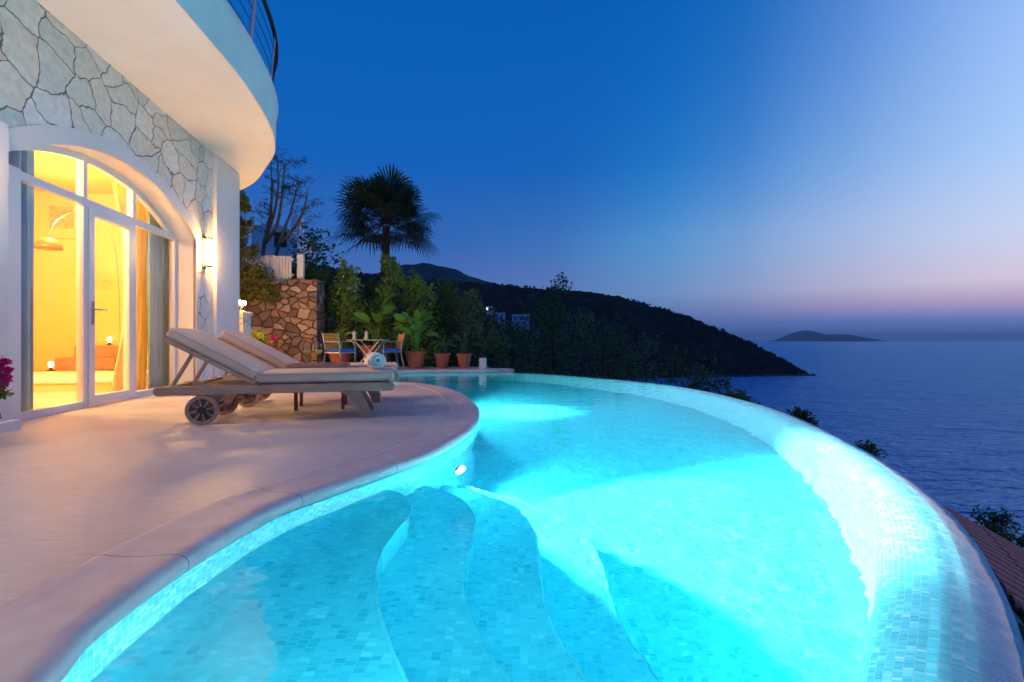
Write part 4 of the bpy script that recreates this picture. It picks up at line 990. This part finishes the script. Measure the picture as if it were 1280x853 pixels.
# strelitzia-type pot plants
def blade(mb, base, d, length, width, droop, twist):
    d = Vector(d).normalized(); side = d.cross(Vector((0, 0, 1))).normalized(); n_ = side.cross(d)
    side = side * math.cos(twist) + n_ * math.sin(twist); pts = []
    o = len(mb.v); K = 8
    for i in range(K + 1):
        u = i / K; c = Vector(base) + d * length * u + Vector((0, 0, -droop * length * u * u)); wv = width * (math.sin(math.pi * min(1, u * .93 + .05)) ** .8) * (1 if u < 1 else 0)
        up = Vector((0, 0, .18 * wv)); mb.v += [tuple(c + side * wv + up), tuple(c), tuple(c - side * wv + up)]
    for i in range(K):
        a = o + i * 3; mb.f += [(a, a + 3, a + 4, a + 1), (a + 1, a + 4, a + 5, a + 2)]
def potted(label, px, Y, r, h, mt, leaves, seed, gp_='terracotta pots along the terrace edge', kind='potted_plant', lw=.10, ll=.34, hh=.75, sp=.35, flare=1.0):
    rr = random.Random(seed); b = P(px, Y, 0); t = thing(kind, label, 'potted plant', b, group=gp_)
    MB().lathe([(r * .62, 0), (r * .80, h * .35), (r * .96 * flare, h * .82), (r * 1.06 * flare, h * .84), (r * 1.06 * flare, h), (r * .94 * flare, h), (r * .90 * flare, h * .9), (.001, h * .9)], b, 28).build('pot', M_['terracotta'], t, smooth=False)
    m = MB(); s_ = MB()
    for k in range(leaves):
        a = k * 2.4 + rr.uniform(-.4, .4); q = rr.uniform(.15, 1) * sp; hz = hh * rr.uniform(.45, 1)
        p0 = b + Vector((math.cos(a) * .05, math.sin(a) * .05, h * .9)); p2 = b + Vector((math.cos(a) * q, math.sin(a) * q, h + hz)); p1 = (p0 + p2) / 2 + Vector((-math.cos(a) * q * .2, 0, .06))
        pts = spline([p0, p1, p2], .1); s_.tube(pts, .010, 5, r1=.006)
        dd = (pts[-1] - pts[-2]).normalized() + Vector((math.cos(a) * .5, math.sin(a) * .5, -.1)); blade(m, p2, dd, ll * rr.uniform(.8, 1.15), lw * rr.uniform(.8, 1.15), rr.uniform(.05, .5), rr.uniform(-.9, .9))
    m.build('leaves', M_[mt], t, smooth=True); s_.build('stems', M_[mt], t, smooth=True)
potted('large terracotta pot with tall broad leaves behind the folding table', 470, 12.1, .36, .56, 'banana', 9, 21, hh=1.0, lw=.15, ll=.50, sp=.30)
potted('flared terracotta pot with a dense clump of broad bright leaves', 520, 11.95, .25, .42, 'banana', 30, 22, hh=.85, lw=.10, ll=.34, sp=.34, flare=1.05)
potted('small terracotta pot with sparse narrow leaves, left of the two small pots', 553, 11.95, .19, .37, 'teal', 12, 23, hh=.35, lw=.03, ll=.28, sp=.30)
potted('small terracotta pot with one upright leafy stem, right of the two small pots', 580, 11.95, .18, .36, 'teal', 12, 24, hh=.38, lw=.035, ll=.25, sp=.26)
potted('wide terracotta pot standing behind the left garden chair', 425, 11.8, .26, .42, 'banana', 6, 25, hh=.42, lw=.05, ll=.25, sp=.15)
c = P(603.5, 11.6, .004)
t = thing('candle_lantern', 'white cylinder lantern on the end of the terrace beside the pots', 'lantern', c)
MB().lathe([(.085, 0), (.09, .01), (.09, .25), (.075, .262), (.07, .25), (.07, .2), (.001, .2)], c, 24).build('shade', mat('opal_shade', (.70, .66, .64), rough=.4), t, smooth=False)
MB().lathe([(.02, .2), (.02, .235), (.001, .235)], c, 12).build('candle', M_['white'], t)

# bougainvillea
def bougain(label, c, rad, seed, n1, n2, size=.06):
    t = thing('bougainvillea', label, 'flowering shrub', (c[0], c[1], max(0, c[2] - rad[2] * 2)))
    m = MB(); f = MB(); rr = random.Random(seed)
    for k in range(7):
        q = Vector(c) + Vector((rr.uniform(-1, 1) * rad[0] * .6, rr.uniform(-1, 1) * rad[1] * .6, rr.uniform(-1, 1) * rad[2] * .6))
        leaf_cloud(m, q, (rad[0] * .45, rad[1] * .45, rad[2] * .45), n1 // 7, size, rr.random(), hollow=0, elong=1.5)
    for k in range(5):
        q = Vector(c) + Vector((rr.uniform(-.9, .9) * rad[0], -rad[1] * .4, rr.uniform(-.8, .8) * rad[2]))
        leaf_cloud(f, q, (rad[0] * .2,) * 3, n2 // 5, size * .8, rr.random(), hollow=0, elong=1.2)
    m.build('leaves', M_['yellowgreen'], t); f.build('flowers', M_['magenta'], t)
    MB().tube([(c[0], c[1], 0), (c[0] + .03, c[1], c[2] * .6), tuple(c)], .02, 6, r1=.01).build('stem', M_['bark'], t)
bougain('bright yellow green bougainvillea with crimson flowers at the foot of the rubble wall', P(322, 10.6, .50), (.46, .3, .42), 51, 1500, 200, .075)
t = thing('bougainvillea', 'crimson bougainvillea sprig at the left edge beside the doors', 'flowering shrub', P(-20, 3.2, 0))
m = MB(); f = MB(); sp0 = P(-18, 3.2, 0)
for px_, py_, r_, n_l in ((6, 452, .022, 70), (1, 458, .03, 60), (9, 463, .018, 60), (6, 474, .028, 90), (-4, 470, .04, 120), (0, 484, .026, 50)):
    leaf_cloud(f, P(px_, 3.2, zat(py_, 3.2)), (r_,) * 3, n_l, .026, px_ + py_, hollow=0, elong=1.2)
for px_, py_, r_ in ((-8, 462, .06), (0, 480, .035), (3, 492, .03), (-10, 490, .06), (-14, 520, .05)):
    leaf_cloud(m, P(px_, 3.2, zat(py_, 3.2)), (r_,) * 3, 60, .034, py_, hollow=0, elong=1.5)
m.build('leaves', M_['shrub'], t); f.build('flowers', M_['magenta'], t)
MB().tube([sp0, P(-16, 3.2, .2), P(-6, 3.2, .42)], .006, 6, r1=.003).build('stem', M_['bark'], t)

# ------------------------------------------------------------------ rubble retaining wall with fence, lamp
t = thing('retaining_wall', 'high rubble stone retaining wall behind the loungers', 'wall', (-7, 12, 0))
x1 = P(396, 12).x
m = MB(); rr = random.Random(4); n_ = 60
topz = [2.20 + .05 * noise.noise(Vector((k * .3, 0, 0))) for k in range(n_ + 1)]
xs = [-11 + (x1 + 11) * k / n_ for k in range(n_ + 1)]
m.grid([[(x, 12.0, -.1) for x in xs], [(x, 12.0, z) for x, z in zip(xs, topz)], [(x, 12.5, z) for x, z in zip(xs, topz)], [(x, 12.5, -.1) for x in xs]])
m.add([(x1, 12, -.1), (x1, 12.5, -.1), (x1, 12.5, topz[-1]), (x1, 12, topz[-1])], [(0, 1, 2, 3)])
m.build('stone_face', M_['rubble'], t, uv=lambda v, i: (v[0] + v[1], v[2]))
mb = MB(); mb.add([(-14, 12.5, 2.12), (x1, 12.5, 2.12), (x1 + .3, 16, 2.12), (-14, 16, 2.12)], [(0, 1, 2, 3)]); tag(mb.build('upper_ground', M_['land']), kind='structure')
t = thing('slatted_fence', 'white vertical slat fence on top of the stone wall', 'fence', (P(335, 12.2).x, 12.2, 2.2))
xa, xb = P(297, 12.2).x, P(366, 12.2).x; m = MB(); k = 0; x = xa
while x < xb: m.box((x, 12.2, 2.53), (.065, .022, .58)); x += .078
m.build('slats', M_['white'], t)
MB().box(((xa + xb) / 2, 12.225, 2.74), (xb - xa, .025, .05)).build('rail', M_['white'], t); MB().box(((xa + xb) / 2, 12.225, 2.33), (xb - xa, .025, .05)).build('rail', M_['white'], t)
MB().box((P(376, 12.3).x, 12.3, 2.55), (.16, .1, .62)).build('post', M_['white'], t, bevel=.01)
# neighbouring white house
hb = P(345, 20, 2)
t = thing('neighbour_house', 'white house with rounded gable behind the slatted fence', 'house', hb)
gx = [P(314, 20).x, P(372, 20).x]
prof_ = [(gx[0], 1.0), (gx[1], 1.0), (gx[1], zat(296, 20)), (gx[1] - .35, zat(286, 20)), (gx[1] - .8, zat(281, 20)), (gx[0] + .5, zat(280, 20)), (gx[0] + .1, zat(284, 20)), (gx[0], zat(292, 20))]
m = MB().prism([(a, b) for a, b in prof_], -2, -.6); m.v = [(x, 22 + z, y) for x, y, z in m.v]; m.f = [tuple(reversed(f)) for f in m.f]
m.build('wall', M_['white'], t)
MB().box((hb.x + .2, 19.97, zat(300, 20)), (.5, .05, .6)).build('window', M_['dark'], t)
MB().prism([(hb.x + .15, 21), (hb.x + .55, 21), (hb.x + .55, 21.4), (hb.x + .15, 21.4)], zat(282, 20), zat(262, 20)).build('chimney', M_['white'], t)
# lamp pillar
lp = P(301.5, 9.6)
t = thing('gate_pillar', 'short whitewashed stone pillar carrying a glowing lamp', 'pillar', lp)
MB().box((lp.x - .03, lp.y, .60), (.30, .30, 1.2)).build('shaft', M_['flag'], t, uv=lambda v, i: (v[0] + v[1], v[2]), bevel=.01)
MB().box((lp.x - .03, lp.y, 1.225), (.34, .34, .05)).build('cap', M_['render'], t, bevel=.01)
lz = zat(379, 9.6)
t = thing('pillar_lamp', 'round glowing yellow lamp on the short pillar beside the villa corner', 'lamp', (lp.x, lp.y, 1.25))
MB().lathe([(.07, 1.25), (.07, 1.27), (.02, 1.285), (.02, lz - .08)], (lp.x, lp.y, 0), 16).build('stem', M_['dark'], t)
MB().lathe([(.02, -.05), (.07, -.035), (.085, 0), (.07, .035), (.001, .05)], (lp.x, lp.y, lz), 18).build('globe', lampmat('lamp_globe', (1, .50, .10), 620), t, smooth=True)

# ------------------------------------------------------------------ clay tile roof below the rim
o0 = Vector((3.05, 2.62, 0)); o1 = Vector((4.92, 5.66, 0)); dl = (o1 - o0).normalized(); dn = Vector((dl.y, -dl.x, 0)); Ltot = (o1 - o0).length
t = thing('clay_roof', 'red clay barrel tile roof below the pool rim', 'roof', (4.6, 4.2, -1.6))
pitch = .19; sl = math.tan(R(29)); nrow = int(Ltot / pitch)
m = MB()
for r_ in range(nrow):
    base = o0 + dl * (r_ * pitch)
    for k in range(6):
        a0, a1 = k * .36, k * .36 + .40; rz = .012 * (k % 2) + rnd.uniform(-.004, .004)
        for (u, lift, rr_) in ((0, 0, .085),):
            rows = []
            for a in (a0, a1):
                zc = -1.18 - a * sl + (.018 if a == a0 else .0) + rz * .2
                ra = .082 if a == a1 else .068
                rows.append([base + dn * a + dl * (ra * math.cos(R(q))) + Vector((0, 0, zc + ra * .75 * math.sin(R(q)))) for q in range(0, 181, 20)])
            m.grid(rows)
m.build('barrel_tiles', M_['roof'], t, smooth=False, solid=.014)
m = MB(); q = [o0 - dl * .1, o1, o1 + dn * 2.2, o0 - dl * .1 + dn * 2.2]
m.add([q[0] + Vector((0, 0, -1.21)), q[1] + Vector((0, 0, -1.21)), q[2] + Vector((0, 0, -1.21 - 2.2 * sl)), q[3] + Vector((0, 0, -1.21 - 2.2 * sl))], [(0, 1, 2, 3)])
m.build('roof_deck', mat('roof_under', (.12, .05, .04), rough=.9), t)
m = MB()
a_, b_ = o0 + dn * .03, o1 + dn * .03 - dl * .05
m.add([a_ + Vector((0, 0, -1.24)), b_ + Vector((0, 0, -1.24)), b_ + Vector((0, 0, -6)), a_ + Vector((0, 0, -6))], [(0, 1, 2, 3)])
c_ = a_ + dn * 2.0
m.add([a_ + Vector((0, 0, -1.24)), a_ + Vector((0, 0, -6)), c_ + Vector((0, 0, -6)), c_ + Vector((0, 0, -1.24 - 2.0 * sl))], [(0, 1, 2, 3)])
m.build('gable_wall', M_['render'], t)
m = MB().prism([tuple((o0 + dn * .1)[:2]), tuple((o1 + dn * .1 - dl * .1)[:2]), tuple((o1 + dn * 2.0 - dl * .1)[:2]), tuple((o0 + dn * 2.0)[:2])], -6, -2.4)
m.build('wall', M_['render'], t)
shrub('agave_bush', 'bluish spiky shrub between the pool rim and clay roof', 'plant', (2.95, 2.72, -2.9), 1.95, .95, 'teal', 71, 2400, .10, None, low=.35, clumps=10)

# ------------------------------------------------------------------ far houses on the headland
def far_house(label, px, py, Y, wpx, hpx, lit):
    c = P(px, Y, zat(py, Y)); wd, h_ = wpx / F_PX * Y, hpx / F_PX * Y
    t = thing('hillside_house', label, 'house', (c.x, c.y, c.z - h_ - 4), group='pale houses on the wooded hillside')
    MB().box((c.x, c.y + 4, c.z - h_ / 2 - 2), (wd, 8, h_ + 4)).build('wall', mat('pale_house', (.55, .52, .62), rough=.8), t)
    MB().box((c.x, c.y + 4, c.z + .2), (wd + .6, 8.6, .35)).build('roof', M_['white'], t)
    n_ = max(2, int(wd / 3.2))
    for k in range(n_):
        x = c.x - wd / 2 + wd * (k + .5) / n_; mt = lampmat('lit_window', (1, .75, .4), 2.2) if k == lit else M_['dark']
        MB().box((x, c.y - .03, c.z - h_ * .45), (1.1, .1, 1.4)).build('window', mt, t)
far_house('long low pale house left of the two on the wooded hillside', 624, 392, 300, 14, 6, 2)
far_house('taller pale terrace house on the wooded hillside, beside the dark trees', 651, 394, 305, 22, 10, -1)
far_house('small bright house halfway up the hillside above the small pots', 611, 384, 280, 7, 5, 0)
far_house('small lit house above the hedge left of the palm', 430, 345, 130, 9, 6, 0)
